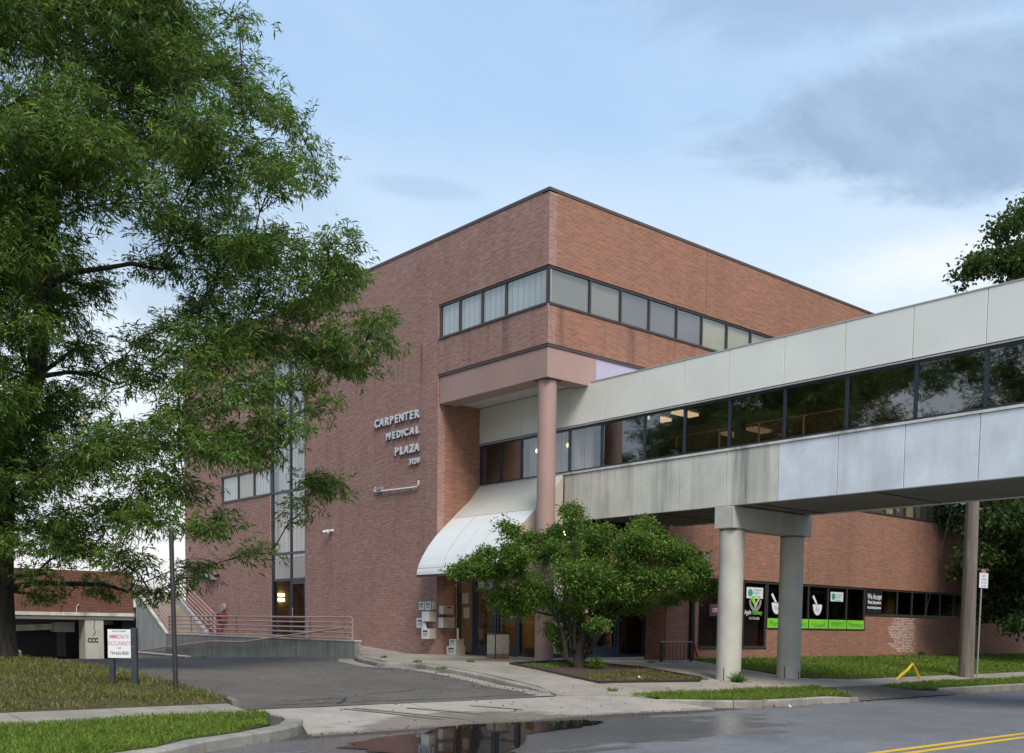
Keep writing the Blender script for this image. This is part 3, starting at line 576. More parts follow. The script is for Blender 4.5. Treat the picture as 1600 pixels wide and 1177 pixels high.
dr = MB().box(XL+.05, XL+.12, 35.525, 35.62, -.44, 1.795).box(XL+.05, XL+.12, 36.48, 36.574, -.44, 1.795).box(XL+.05, XL+.12, 35.622, 36.478, 1.66, 1.793).box(XL+.05, XL+.12, 35.622, 36.478, -.44, -.2).build('door', MT['bframe'], bld)
MB().box(XL+.08, XL+.088, 35.622, 36.478, -.2, 1.66).build('window_pane', MT['s_glass'], dr); MB().tube([(XL+.0, 36.42, .35), (XL+.0, 36.42, .75)], .018).box(XL+.0, XL+.05, 36.41, 36.43, .36, .39).box(XL+.0, XL+.05, 36.41, 36.43, .71, .74).build('handle', MT['grey'], dr)
rm = MB(); rm.quad((XL+2.6, 35.2, -.5), (XL+2.6, 38.3, -.5), (XL+2.6, 38.3, 2.7), (XL+2.6, 35.2, 2.7)); rm.quad((XL+.35, 38.3, -.5), (XL+2.6, 38.3, -.5), (XL+2.6, 38.3, 2.7), (XL+.35, 38.3, 2.7)); rm.quad((XL+.35, 35.2, -.5), (XL+2.6, 35.2, -.5), (XL+2.6, 35.2, 2.7), (XL+.35, 35.2, 2.7)); rm.quad((XL+.35, 35.2, 2.7), (XL+2.6, 35.2, 2.7), (XL+2.6, 38.3, 2.7), (XL+.35, 38.3, 2.7)); rm.quad((XL+.35, 35.2, -.46), (XL+2.6, 35.2, -.46), (XL+2.6, 38.3, -.46), (XL+.35, 38.3, -.46))
rm.build('stair_hall', MT['brass'], bld, fix=False)
for z in (1.04, 1.24): MB().box(20.68, 21.05, 38.2, 38.24, z, z+.11).build('wall_lamp_tube', MT['tube'], bld)
# stair flight inside the hall seen through the door
MB().prism([(35.3, -.4), (35.5, -.4), (38.2, 1.6), (38.2, 1.8)], 'x', XL+1.2, XL+1.3).build('inner_stair', MT['darksteel'], bld)

# entrance storefront under the awning (faces the drive) and street storefront
XS, YS = 21.2, 22.89
def store(axis, c, cols, z0, z1, parent, transom=1.72, doors=(), name='storefront'):
    m = MB()
    def bx(mb, a0, a1, d0, d1, zz0, zz1):
        if axis == 'x': mb.box(c+d0, c+d1, a0, a1, zz0, zz1)
        else: mb.box(a0, a1, c+d0, c+d1, zz0, zz1)
    E_ = sorted(cols)
    for k, e in enumerate(E_):
        a, b = (e, e+.09) if k == 0 else ((e-.09, e) if k == len(E_)-1 else (e-.055, e+.055)); bx(m, a, b, .0, .12, z0, z1)
    for k in range(len(E_)-1):
        for z in (transom, z1-.09, z0): bx(m, E_[k]+.092 if k == 0 else E_[k]+.057, E_[k+1]-.092 if k == len(E_)-2 else E_[k+1]-.057, .01, .11, z, z+.10)
    fo = m.build(name, MT['bframe'], parent)
    for k in range(len(E_)-1):
        a, b = E_[k]+.06, E_[k+1]-.06
        for zz0, zz1 in ((z0+.1, transom), (transom+.1, z1-.09)):
            g = MB(); bx(g, a, b, .05, .058, zz0, zz1); g.build('window_pane', MT['s_glass'], fo)
        if k in doors:
            d = MB(); bx(d, a+.01, a+.10, .02, .10, z0+.03, transom-.01); bx(d, b-.10, b-.01, .02, .10, z0+.03, transom-.01); bx(d, a+.102, b-.102, .02, .10, z0+.03, z0+.34); bx(d, a+.102, b-.102, .02, .10, transom-.12, transom-.01); bx(d, a+.102, b-.102, -.03, .0, .22, .26)
            d.build('door', MT['navy'], fo)
    return fo
s1 = store('x', XS, [22.95, 24.05, 25.15, 26.25, 27.08], -.83, 2.9, bld, doors=(1, 2))
s2 = store('y', YS, [XS+.13, 22.3, 23.35, 24.4, 25.70], -.84, 3.15, bld, doors=(2,))
MB().box(21.42, 21.96, YS-.02, YS-.001, -.70, 1.7).build('cream_infill', MT['creamw'], bld)
# lobby interior
lb = MB(); lb.quad((24.5, YS+.3, -.84), (24.5, 30, -.84), (24.5, 30, 3.1), (24.5, YS+.3, 3.1)); lb.quad((XS+.3, 30, -.84), (24.5, 30, -.84), (24.5, 30, 3.1), (XS+.3, 30, 3.1)); lb.quad((21.22, YS+.15, 3.12), (25.7, YS+.15, 3.12), (25.7, 30, 3.12), (21.22, 30, 3.12)); lb.quad((21.2, YS, -.84), (25.7, YS, -.84), (25.7, 30, -.84), (21.2, 30, -.84))
lb.build('lobby', MT['room'], bld, fix=False)
MT['lobbylamp'] = emit('lobby_lamp', (1, .84, .55), 16.0)
for y in (24.0, 25.8): MB().box(22.8, 23.6, y, y+.9, 3.02, 3.08).build('ceiling_lamp', MT['lobbylamp'], bld)
lp = MB()
for k in range(6): lp.box(24.30, 24.42, 23.6+k*1.0, 24.25+k*1.0, -.6, 1.6)
lp.build('lobby_panelling', MT['brass'], bld)
for x0 in (22.5, 23.6, 24.7): MB().box(x0, x0+.62, YS+.5, YS+.56, -.6, 1.3).build('display_board', MT['brass' if x0 > 24 else 'darkred'], bld)
MB().box(22.62, 23.2, YS-.01, YS-.002, .30, .52).build('red_notice', MT['red'], bld); MB().box(22.5, 23.3, YS-.0005, YS+.0, .18, .62).build('notice_board', MT['whitep'], bld)
MB().box(21.13, 21.19, 25.2, 26.9, 1.6, 1.82).build('header_sign', MT['postblue'], bld)
MB().box(21.11, 21.128, 25.6, 26.5, 1.62, 1.8).build('entrance_notice', MT['whitep'], bld); textmesh('notice_lettering', 'ENTRANCE', .12, MT['ink'], bld, (21.105, 26.42, 1.66), 'X')
# door notices
for (yy, zz) in ((26.62, 1.02), (26.55, .55), (24.25, .55)): MB().box(21.17, 21.192, yy-.14, yy+.14, zz-.2, zz+.14).build('paper_notice', MT['boxside'], bld)
# pink column at the overhanging corner
MB().tube([(20.78, 22.42, -.93), (20.78, 22.42, 7.108)], .27, 40).build('column', MT['pink'], bld, smooth=True)
MB().box(20.5, 21.06, 22.14, 22.7, 7.085, 7.109).build('column_cap', MT['coping'], bld)
# ground-floor street windows: two tall, four half-height with decals, then ribbon
def shop(x0, x1, z0, z1, n, back, nm='shop_window', ref=None):
    ed = [x0+(x1-x0)*i/n for i in range(n+1)]; return band('y', YF, ed, z0, z1, [back], glass='s_glass', back=.35, name=nm, fw=.06)
w1 = shop(27.32, 29.72, -.54, 1.76, 2, 'blindd'); w2 = shop(29.76, 31.10, -.54, 1.76, 1, 'blindd'); w3 = shop(31.14, 37.60, .15, 1.76, 5, None); w4 = band('y', YF, [37.64, 38.85, 40.1, 41.3, 42.5, 43.7, 44.9, 46.1, 47.3, 48.5, 50.5, 52.5, 54.5, 56.5, 58.5, 61.7], .73, 1.76, [None], glass='s_glass', name='shop_window')
MB().box(31.12, 61.8, YF+1.6, YF+1.65, -1, 1.9).build('shop_back', MT['roomd'], bld)
rr = random.Random(3)
for k in range(16):
    x = 31.4+k*1.3; MB().box(x, x+rr.uniform(.3, .9), YF+rr.uniform(.7, 1.4), YF+1.5, -.5, rr.uniform(.7, 1.6)).build('shelf_unit', MT[rr.choice(['darkred', 'roomd', 'room', 'navy', 'blindg'])], bld)
MB().box(40.0, 40.5, YF+.4, YF+.6, .6, 1.7).build('curtain', MT['brass'], bld)
for x0 in (31.5, 34.0): MB().box(x0, x0+1.1, YF+.3, YF+.34, 1.45, 1.6).build('roller_shade', MT['blindb'], bld)
# posters, print and decals on the shop glass
def flat(x0, x1, z0, z1, m, parent, name, d=.0, plane='y', c=YF): return MB().box(x0, x1, c+.040-d, c+.046-d, z0, z1).build(name, MT[m], parent)
sg = thing('window_sign', 'row of bright green pharmacy boards with dark script along the lower window edge', 'sign')
for (x0, x1, s_) in ((31.16, 32.40, 'Pharmacy'), (33.74, 35.0, '\uFE94\uFEF4\uFEDF\uFEAA\uFEF4\uFEBC\uFEDF\u0627'), (35.06, 36.28, '\u09AB\u09BE\u09B0\u09CD\u09AE\u09C7\u09B8\u09BF'), (36.34, 37.54, 'Pharmacy'), (32.46, 33.68, 'Pharmacy')):
    b_ = flat(x0, x1, .165, .50, 'green', sg, 'green_board', .03); MB().box(x0+.03, x1-.03, YF+.008, YF+.0095, .185, .48).build('board_field', MT['green'], b_)
    textmesh('lettering', s_, .25, MT['greeni'], b_, ((x0+x1)/2, YF+.004, .245), 'Y', 0, 'CENTER', 0.0, 1.05)
def mortar(xc, label):
    t_ = thing('mortar_decal', label, 'decal', 'mortar and pestle decals on the pharmacy window')
    pts = [(xc+.30*math.cos(a)*(1 if math.sin(a) > -.2 else .95), 0.98+.33*math.sin(a)) for a in np.linspace(math.pi, 2*math.pi, 14)] + [(xc+.31, 1.03), (xc+.2, 1.06), (xc-.05, 1.04), (xc-.25, 1.06), (xc-.31, 1.04)]
    MB().prism([(x, z) for x, z in pts], 'y', YF+.03, YF+.035).build('bowl', MT['whitep'], t_); MB().prism([(xc-.10, 1.05), (xc-.34, 1.30), (xc-.33, 1.37), (xc-.26, 1.39), (xc-.21, 1.33), (xc+.0, 1.07)], 'y', YF+.028, YF+.0325).build('pestle', MT['whitep'], t_)
    textmesh('rx_mark', 'Rx', .22, MT['grey'], t_, (xc, YF+.026, .80), 'Y', 0, 'CENTER')
mortar(31.72, 'white mortar and pestle decal between the two concrete columns'); mortar(34.3, 'white mortar and pestle decal just right of the far concrete column')
def poster(x0, x1, z0, z1, label):
    t_ = thing('poster', label, 'poster', 'white posters with green roundel in the pharmacy window'); flat(x0, x1, z0, z1, 'whitep', t_, 'sheet', .035)
    cx_, cz = x0+.22*(x1-x0), (z0+z1)/2; a = [(cx_+.75*(x1-x0)*.2*math.cos(k*math.pi/8), cz+.13*math.sin(k*math.pi/8)) for k in range(16)]
    MB().prism(a, 'y', YF+.001, YF+.0035).build('roundel', MT['postgreen'], t_)
    for k, s_ in enumerate(('ACCREDITED', 'PHARMACY', 'Community')): textmesh('lettering', s_, .095, MT['postgreen'], t_, (x0+.40*(x1-x0), YF+.0, z1-.13-k*.1), 'Y', sx=.8)
MT['postgreen'] = plain('teal_ink', (.06, .32, .25), .5); MT['tanink'] = plain('tan_ink', (.6, .45, .28), .5)
poster(29.90, 30.84, 1.17, 1.55, 'white poster with green roundel at the top of the tall window'); poster(35.12, 35.98, 1.20, 1.55, 'white poster with green roundel above the green boards')
lg = thing('pharmacy_logo', 'shield logo with green and tan figure above pharmacy lettering on the tall window', 'decal')
arc = [(30.42+.36*math.cos(a), 1.12+.40*math.sin(a)) for a in np.linspace(math.pi, 2*math.pi, 14)]; arc2 = [(30.42+.26*math.cos(a), 1.12+.28*math.sin(a)) for a in np.linspace(2*math.pi, math.pi, 14)]
MB().prism(arc+arc2, 'y', YF+.012, YF+.016).build('shield', MT['grey'], lg)
MB().prism([(30.12, 1.16), (30.22, 1.26), (30.34, 1.22), (30.46, .95), (30.36, .9)], 'y', YF-.004, YF-.001).build('green_figure', MT['green'], lg); MB().prism([(30.46, .92), (30.4, .98), (30.62, 1.26), (30.72, 1.24)], 'y', YF-.006, YF-.0045).build('tan_figure', MT['tanink'], lg)
MB().prism([(30.42, .84), (30.3, .98), (30.42, .92), (30.55, .98)], 'y', YF+.006, YF+.010).build('chevron', MT['whitep'], lg)
textmesh('lettering', 'Apple', .22, MT['whitep'], lg, (29.84, YF+.03, .62), 'Y', 0, offset=.004, sx=.72); textmesh('lettering', 'Pharmacy', .22, MT['green'], lg, (30.27, YF+.03, .62), 'Y', 0, offset=.004, sx=.68); textmesh('lettering', '313-733-6868', .12, MT['whitep'], lg, (30.40, YF+.03, .44), 'Y', 0, 'CENTER', sx=.9)
wa = thing('acceptance_sign', 'black sign with white bold lettering We Accept in the pharmacy window', 'sign')
flat(37.70, 38.82, .77, 1.74, 'black', wa, 'board', .035)
for k, (s_, sz) in enumerate((('We Accept', .30), ('Most Insurance', .20), ('Food & Family Services', .135))): textmesh('lettering', s_, sz, MT['whitep'], wa, (38.25, YF-.002, 1.36-k*.19), 'Y', 0, 'CENTER', .006, .75 if k == 0 else .8)
op = thing('open_sign', 'small red and blue OPEN sign in the dark window left of the near column', 'sign'); flat(27.9, 28.62, .52, .92, 'ink', op, 'board', .035); flat(27.98, 28.54, .58, .86, 'darkred2', op, 'panel', .038); textmesh('lettering', 'OPEN', .2, MT['whitep'], op, (28.26, YF-.004, .65), 'Y', 0, 'CENTER', sx=.9)
# faded white paint on the brick
gh = MB()
pr_ = random.Random(5)
for r_ in range(22):
    z = .60-r_*.064
    for c_ in range(30):
        x = 39.3+c_*.078+(.04 if r_ % 2 else 0); fx = (x-39.3)/2.3; fz = (.62-z)/1.45
        left = 39.85-.55*math.sin(min(1, fz*1.5)*math.pi)*.9 if fz < .7 else 39.3+(fz-.7)*3.2
        if x < left or x > 41.5 or pr_.random() < .22: continue
        gh.quad((x, YF-.003, z), (x+.022, YF-.003, z-.002), (x+.066, YF-.003, z+.035), (x+.046, YF-.003, z+.042)); gh.quad((x+.04, YF-.0034, z+.04), (x+.06, YF-.0034, z+.036), (x+.09, YF-.0034, z), (x+.07, YF-.0034, z-.004))
gho = gh.build('faded_paint', plain('faded_white_paint', (.72, .66, .62), .9, .25, 9), bld, fix=False); gho['kind'] = 'stuff'
# black downpipe and wall lamp near the street corner
dp = thing('downpipe', 'black downpipe on the brick under the bridge with a flared red foot', 'pipe'); MB().box(26.83, 26.98, YF-.13, YF-.01, -1.0, 2.6).build('pipe', MT['black'], dp); MB().tube([(26.98, YF-.1, -.3), (27.12, YF-.12, -.75), (27.3, YF-.14, -.98)], .035).build('foot', MT['red'], dp)
wl = thing('wall_lamp', 'dark boxy floodlight fixed to the brick beside the downpipe', 'lamp'); MB().box(26.99, 27.42, YF-.32, YF-.005, 2.24, 2.60).build('housing', MT['coping'], wl, bevel=.01); MB().box(27.05, 27.36, YF-.34, YF-.322, 2.28, 2.5).build('lens', MT['grey'], wl)

# ------------------------------------------------------------------ lettering and fittings on the left wall
ws = thing('wall_lettering', 'raised white metal letters CARPENTER MEDICAL PLAZA 3120 on the brick side wall', 'sign')
def word(s_, z, size, yr, width):
    # right edge at y=yr, letters run towards smaller y; each letter is its own part
    adv = []; tot = 0
    wmap = {'I': .34, 'M': 1.12, 'N': .98, 'C': .95, 'R': .93, 'E': .86, 'L': .80, 'T': .82, 'P': .9, 'A': .95, 'D': .95, 'Z': .85, '1': .5, '3': .8, '2': .8, '0': .85}
    for ch in s_: adv.append(wmap[ch]); tot += wmap[ch]
    y = yr+width
    for ch, a in zip(s_, adv):
        o = textmesh('letter', ch, size*1.42, None, ws, (XL-.045, 0, z), 'X', .03, 'CENTER', size*.055, sx=.98, mats=[MT['letter'], MT['letters']])
        w = width*a/tot; o.location.y = y-w/2; y -= w
word('CARPENTER', 6.83, .255, 28.02, 2.62); word('MEDICAL', 6.33, .225, 28.01, 1.97); word('PLAZA', 5.76, .25, 28.0, 1.45); word('3120', 5.37, .175, 28.0, .60)
br_ = thing('wall_bracket', 'white bent metal pipe bracket on the brick below the raised letters', 'bracket')
MB().tube([(XL-.07, 28.04, 4.80), (XL-.07, 28.04, 4.68), (XL-.07, 28.10, 4.60), (XL-.07, 30.5, 4.66), (XL-.07, 30.62, 4.72), (XL-.07, 30.55, 4.80)], .028).build('pipe', MT['letter'], br_, smooth=True); MB().box(XL-.12, XL-.005, 30.15, 30.45, 4.70, 4.80).build('bracket_end', MT['grey'], br_)
MB().box(XL-.05, XL-.001, 28.5, 28.53, 4.60, 4.66).box(XL-.05, XL-.001, 29.7, 29.73, 4.62, 4.68).build('clip', MT['grey'], br_)
def cctv(y, z, label, s=1.0):
    t_ = thing('security_camera', label, 'camera'); MB().box(XL-.10*s, XL-.002, y-.13*s, y+.02*s, z+.0, z+.08*s).tube([(XL-.08*s, y, z+.04*s), (XL-.2*s, y+.08*s, z+.05*s)], .02*s).build('arm', MT['whitep'], t_)
    MB().tube([(XL-.16*s, y+.02*s, z+.0), (XL-.24*s, y+.22*s, z-.03)], .065*s, 12).build('camera_body', MT['whitep'], t_, smooth=True); MB().tube([(XL-.24*s, y+.22*s, z-.03), (XL-.26*s, y+.27*s, z-.035)], .055*s, 12).build('lens', MT['black'], t_)
cctv(33.5, 3.50, 'small white dome security camera on the brick beside the stair window', .95)
fl = thing('floodlight', 'grey flat floodlight with a small camera on the brick above the ramp', 'lamp'); MB().box(XL-.22, XL-.003, 43.0, 43.85, 2.02, 2.3).build('housing', MT['grey'], fl, bevel=.01); MB().tube([(XL-.05, 42.75, 2.2), (XL-.25, 42.6, 2.15)], .07, 10).build('camera_body', MT['black'], fl)
fc = thing('fire_connection', 'small red pipe fitting with a round grey top behind the railing', 'fire fitting'); MB().box(XL-.30, XL-.01, 42.0, 42.4, .28, .55).tube([(XL-.25, 42.2, -.3), (XL-.25, 42.2, .3)], .07, 10).build('red_body', MT['darkred2'], fc); MB().tube([(XL-.12, 42.25, .82), (XL-.02, 42.25, .82)], .17, 16).build('bell', MT['grey'], fc); MB().tube([(XL-.35, 42.0, .45), (XL-.5, 41.95, .4)], .06, 10).tube([(XL-.35, 42.4, .45), (XL-.5, 42.45, .4)], .06, 10).build('outlet', MT['black'], fc)

# ------------------------------------------------------------------ white boxes by the entrance
def wbox(name, label, x0, x1, y0, y1, z0, z1, logo='x', tray=False, dark=.5):
    t_ = thing(name, label, 'box', 'white collection boxes round the entrance corner')
    MB().box(x0, x1, y0, y1, z0, z1).build('body', [MT['box'], MT['boxside']], t_, bevel=.008)
    b_ = t_.children[0]
    for p in b_.data.polygons: p.material_index = 1 if abs(p.normal.y) > .9 else 0
    if logo in ('x', 'xy'):
        w = y1-y0; m_ = MB(); m_.box(x0-.003, x0-.0005, y0+.2*w, y1-.2*w, z1-.35*(z1-z0), z1-.18*(z1-z0)); m_.build('label_print', MT['ink'], t_)
        m_ = MB()
        for k in range(3): m_.box(x0-.003, x0-.0005, y0+.2*w, y1-.2*w, z1-(.50+.11*k)*(z1-z0), z1-(.46+.11*k)*(z1-z0))
        m_.build('text_lines', MT['blueink'], t_)
    if logo == 'y': MB().box(x0+.35*(x1-x0), x1-.2*(x1-x0), y0-.003, y0-.0005, z1-.3*(z1-z0), z1-.15*(z1-z0)).build('label_print', MT['ink'], t_)
    if tray: MB().prism([(y1-.02, z1), (y1-.20, z1), (y1-.12, z1+.2), (y1-.06, z1+.2)], 'x', x0+.02, x0+.08).build('folded_paper', MT['whitep'], t_)
wbox('specimen_box', 'white box at upper left of the cluster on the side wall', XL-.14, XL-.004, 27.60, 27.90, .60, .87)
wbox('specimen_box', 'white box beside the upper left one, nearer the brick corner', XL-.14, XL-.004, 27.24, 27.56, .59, .87)
wbox('specimen_box', 'narrow beige box at the brick corner beside the top pair', XL-.12, XL-.004, 27.12, 27.18, .62, .86, None)
wbox('specimen_box', 'wide white box in the second row with a paper flap at its left', XL-.30, XL-.004, 27.12, 27.52, .23, .55, None)
wbox('specimen_box', 'white printed box furthest left in the lower row', XL-.16, XL-.004, 27.62, 28.0, .02, .34)
wbox('specimen_box', 'lowest white printed box on the side wall with folded paper on top', XL-.28, XL-.004, 27.14, 27.56, -.33, .0, 'x', True)
wbox('specimen_box', 'upper beige box on the shaded brick return wall', 20.47, 20.90, YW-.24, YW-.004, .47, .74, 'y')
wbox('specimen_box', 'lower plain beige box on the shaded brick return wall', 20.45, 20.93, YW-.26, YW-.004, .03, .36, None)
wbox('parcel_box', 'larger white box standing on the pavement at the entrance', 20.72, 21.12, 26.52, 27.0, -.84, -.56, 'x')
wbox('parcel_box', 'smaller white box stacked on the larger one at the entrance', 20.76, 21.10, 26.56, 26.92, -.558, -.33, 'x')
tg = thing('document_tube', 'thin white upright tube standing on the stacked boxes', 'tube'); MB().tube([(20.98, 26.74, -.328), (20.98, 26.74, .02)], .035, 12).build('tube', MT['whitep'], tg, smooth=True)
# litter bin
tb = thing('litter_bin', 'square pebbled concrete litter bin with red base before the entrance doors', 'bin')
MB().box(20.18, 20.72, 23.9, 24.3, -.74, -.14).build('body', MT['aggregate'], tb, bevel=.012); MB().box(20.18, 20.72, 23.9, 24.3, -.90, -.742).build('plinth', MT['aggred'], tb, bevel=.01); MB().box(20.165, 20.735, 23.885, 24.315, -.138, -.10).build('lid', MT['darksteel'], tb); MB().box(20.168, 20.192, 23.888, 23.912, -.88, -.14).build('corner_strip', MT['darksteel'], tb)

# ------------------------------------------------------------------ awning
aw = thing('awning', 'big white curved awning with tan sides over the building entrance', 'awning')
prof = [(XB-.02, 4.64), (21.7, 4.10), (21.30, 3.68)]; prof2 = [(21.30, 3.68), (20.86, 3.36), (20.5, 3.10), (20.2, 2.78), (19.92, 2.45), (19.72, 2.12), (19.62, 1.88), (19.60, 1.74)]
prof = [(22.09, 4.66), (21.72, 4.20), (21.32, 3.86), (20.98, 3.56)]; prof2 = [(20.98, 3.56), (20.6, 3.22), (20.3, 2.93), (20.02, 2.60), (19.80, 2.28), (19.66, 2.0), (19.60, 1.80), (19.59, 1.70)]
Y0, Y1 = 23.10, 27.09
def strip(pr, y0, y1, mat, name, th=.03):
    m_ = MB()
    for (a, b) in zip(pr, pr[1:]):
        m_.quad((a[0], y0, a[1]), (a[0], y1, a[1]), (b[0], y1, b[1]), (b[0], y0, b[1]))
        m_.quad((a[0]+th, y0, a[1]-th), (b[0]+th, y0, b[1]-th), (b[0]+th, y1, b[1]-th), (a[0]+th, y1, a[1]-th))
    a, b = pr[0], pr[-1]
    for y in (y0, y1): m_.quad(*[(p[0], y, p[1]) for p in pr], *[(p[0]+th, y, p[1]-th) for p in reversed(pr)])
    m_.quad((b[0], y0, b[1]), (b[0], y1, b[1]), (b[0]+th, y1, b[1]-th), (b[0]+th, y0, b[1]-th)); m_.quad((a[0], y0, a[1]), (a[0]+th, y0, a[1]-th), (a[0]+th, y1, a[1]-th), (a[0], y1, a[1]))
    return m_.build(name, MT[mat], aw, smooth=True)
ys = [Y0, 24.3, 25.8, Y1]
strip(prof, Y0, Y1, 'creamw', 'upper_panel')
for a, b in zip(ys, ys[1:]): strip([(p[0]-.006, p[1]-.012) for p in prof2], a+.004, b-.004, 'white', 'lower_panel')
for y in ys[1:3]: strip([(p[0]-.012, p[1]+.0) for p in prof2], y-.008, y+.008, 'sill', 'seam', .02)
# panel seams in the middle of the bays
for y in (25.05,): strip([(p[0]-.009, p[1]-.010) for p in prof2], y-.004, y+.004, 'sill', 'seam', .01)
sp = prof[:-1]+prof2
MB().prism([(x+.012, z-.014) for x, z in sp]+[(XB-.01, 1.71)], 'y', Y0-.02, Y0-.001).build('side_panel', MT['tan'], aw)
MB().prism([(x+.012, z-.014) for x, z in sp]+[(20.38, 1.71)], 'y', Y1+.0, Y1+.008).build('side_panel', MT['tan'], aw) if False else None
MB().prism([(x+.02, z-.014) for x, z in prof2[2:]]+[(20.38, 1.71), (20.38, 2.98)], 'y', Y1-.02, Y1-.001).build('side_panel', MT['tan'], aw)
MB().box(19.62, XS-.0, Y0, Y1-.02, 1.86, 1.90).build('awning_soffit', MT['soffit'], aw); MB().box(19.585, 19.62, Y0-.02, Y1, 1.62, 1.69).build('rim', MT['darksteel'], aw)

# ------------------------------------------------------------------ skybridge
sb = thing('skybridge', 'enclosed white-panelled pedestrian bridge with dark glass crossing over the street', 'bridge')
XF = 25.4; YN = -14.0
tj = [YW, 26.07, 25.02, 23.96, 22.89, 22.11, 21.43, 19.96, 18.5, 17.02, 15.36, 13.7, 12.03, 10.4]
while tj[-1] > YN+1.6: tj.append(tj[-1]-1.65)
bj = [23.04, 21.43, 18.58, 17.02, 15.44, 13.8, 12.13, 10.45]
while bj[-1] > YN+1.6: bj.append(bj[-1]-1.66)
for a, b in zip(tj, tj[1:]):
    MB().box(XB, XB+.10, b+.007, a-.007, 6.06, 7.19).build('upper_panel', MT['cream'], sb, bevel=.006)
for k, (a, b) in enumerate(zip(bj, bj[1:])):
    old = a > 15.5; MB().box(XB, XB+.14, b+.008, a-.008, 3.24 if not old else 3.24, 4.63).build('lower_panel', MT['conc' if old else 'concp'], sb, bevel=.008)
MB().box(XB-.03, XB+.12, YN, 23.08, 4.64, 4.70).build('sill', MT['conc'], sb); MB().box(XB-.02, XB+.12, 23.085, YW-.01, 4.66, 4.70).build('sill', MT['sill'], sb); MB().box(XB-.025, XB+.08, YN, YW-.01, 6.00, 6.03).build('head_trim', MT['sill'], sb)
MB().box(XB+.02, XB+.08, YN, YW-.01, 6.032, 6.058).build('head_joint', MT['black'], sb)
MB().box(XB+.11, XB+.13, YN, YW-.01, 6.07, 7.15).box(XB+.145, XB+.165, YN, 22.9, 3.26, 4.6).build('joint_backing', MT['coping'], sb)
MB().box(XB-.015, XF+.1, YN, YF-.03, 7.192, 7.22).build('roof', MT['sill'], sb)
MB().box(XF, XF+.12, YN, YF-.03, 6.03, 7.19).box(XF, XF+.14, YN, YF-.03, 3.24, 4.68).build('far_side', MT['cream'], sb)
gj = [27.05, 26.05, 25.05, 24.25, 22.89, 21.55, 19.9, 18.48, 17.0, 15.34, 13.64, 11.94, 10.38]
while gj[-1] > YN+1.6: gj.append(gj[-1]-1.65)
fr = MB().box(XB+.04, XB+.10, YN, 27.05, 4.702, 4.76).box(XB+.04, XB+.10, YN, 27.05, 5.94, 5.998)
for k, y in enumerate(gj): fr.box(XB+.03, XB+.12, y-.035, y+.035, 4.762, 5.938)
fr = fr.build('window_frame', MT['bframe'], sb)
for a, b in zip(gj, gj[1:]):
    MB().box(XB+.06, XB+.068, b+.037, a-.037, 4.763, 5.937).build('window_pane', MT['w_glass' if a > 22.6 else 't_glass'], sb)
    if b < YF: MB().box(XF+.06, XF+.068, b+.037, a-.037, 4.70, 6.0).build('far_pane', MT['t_glass'], sb)
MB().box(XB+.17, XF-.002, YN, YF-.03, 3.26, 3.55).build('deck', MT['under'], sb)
for y in np.arange(YN+.5, YF-1, 3.3): MB().box(XB+.17, XF-.01, y, y+.03, 3.245, 3.258).build('deck_joint', MT['black'], sb)
MB().box(XB+.15, XF-.01, YN, YF-.03, 6.25, 6.35).box(XB+.15, XF-.01, YN, YF-.03, 4.2, 4.3).build('bridge_interior', MT['ceil'], sb)
for k, y in enumerate(gj[4::2]): MB().box(XB+.25, XB+.50, y-.16, y+.0, 4.3, 6.24).build('inner_post', MT['sill'], sb)
for y in (20.6, 19.6): MB().box(23.3, 24.1, y, y+.35, 6.17, 6.24).build('ceiling_lamp', MT['lamp'], sb)
# lobby at bridge level inside the building: pale wall, curtains, two lamps
MB().box(23.6, 23.7, YF+.3, YW+2, 4.4, 6.2).build('lobby_wall', MT['room'], sb); MB().box(XB+.2, 25.4, YF, YW, 6.16, 6.2).build('lobby_ceiling', MT['ceil'], sb)
for (a, b) in ((25.1, 24.4), (24.2, 23.1), (22.8, 22.3)): MB().box(XB+.45, XB+.48, b, a, 4.5, 6.1).build('curtain', MT['curtain'], sb)
for y in (24.75, 23.35): MB().tube([(XB+.42, y, 5.62), (XB+.44, y, 5.62)], .06, 12).build('ceiling_lamp', MT['lamp'], sb)
# concrete pier with cross beam
pi_ = thing('bridge_pier', 'pale concrete pier of two round columns and a cross beam under the bridge', 'pier')
MB().box(XB+.0, XF+.25, 16.75, 17.37, 2.67, 3.238).build('cross_beam', MT['pier'], pi_, bevel=.02)
for (x, y) in ((22.47, 17.07), (25.2, 17.07)):
    c_ = MB(); c_.tube([(x, y, -1.36), (x, y, 2.668)], .325, 40); c_ = c_.build('column', MT['pier'], pi_, smooth=True)
    MB().tube([(x, y, 2.62), (x, y, 2.667)], .33, 40).build('collar', MT['under'], c_)
# spalled foot of the columns
MT['spall'] = concrete('pale_patch', (.52, .50, .45), .4, (.25, .17, .10)); MT['rust'] = plain('rust', (.09, .045, .03), .9, .4, 12)
pr2 = random.Random(9)
for (x, y) in ((22.47, 17.07), (25.2, 17.07)):
    for a0, a1, h0, h1, mt in ((-2.1, -1.35, -1.34, -.98, 'spall'), (-2.9, -2.82, -1.34, -.93, 'rust'), (-1.6, -1.45, -1.34, -1.05, 'rust')):
        p = []; n_ = 8
        for k in range(n_+1): a = a0+(a1-a0)*k/n_; p.append((a, h1+pr2.uniform(-.06, .06)))
        m_ = MB()
        for (A, H), (B, H2) in zip(p, p[1:]):
            q = lambda a, z: (x+.328*math.cos(a), y+.328*math.sin(a), z)
            m_.quad(q(A, h0), q(B, h0), q(B, H2), q(A, H))
        m_.build('worn_patch', MT[mt], pi_, fix=False)

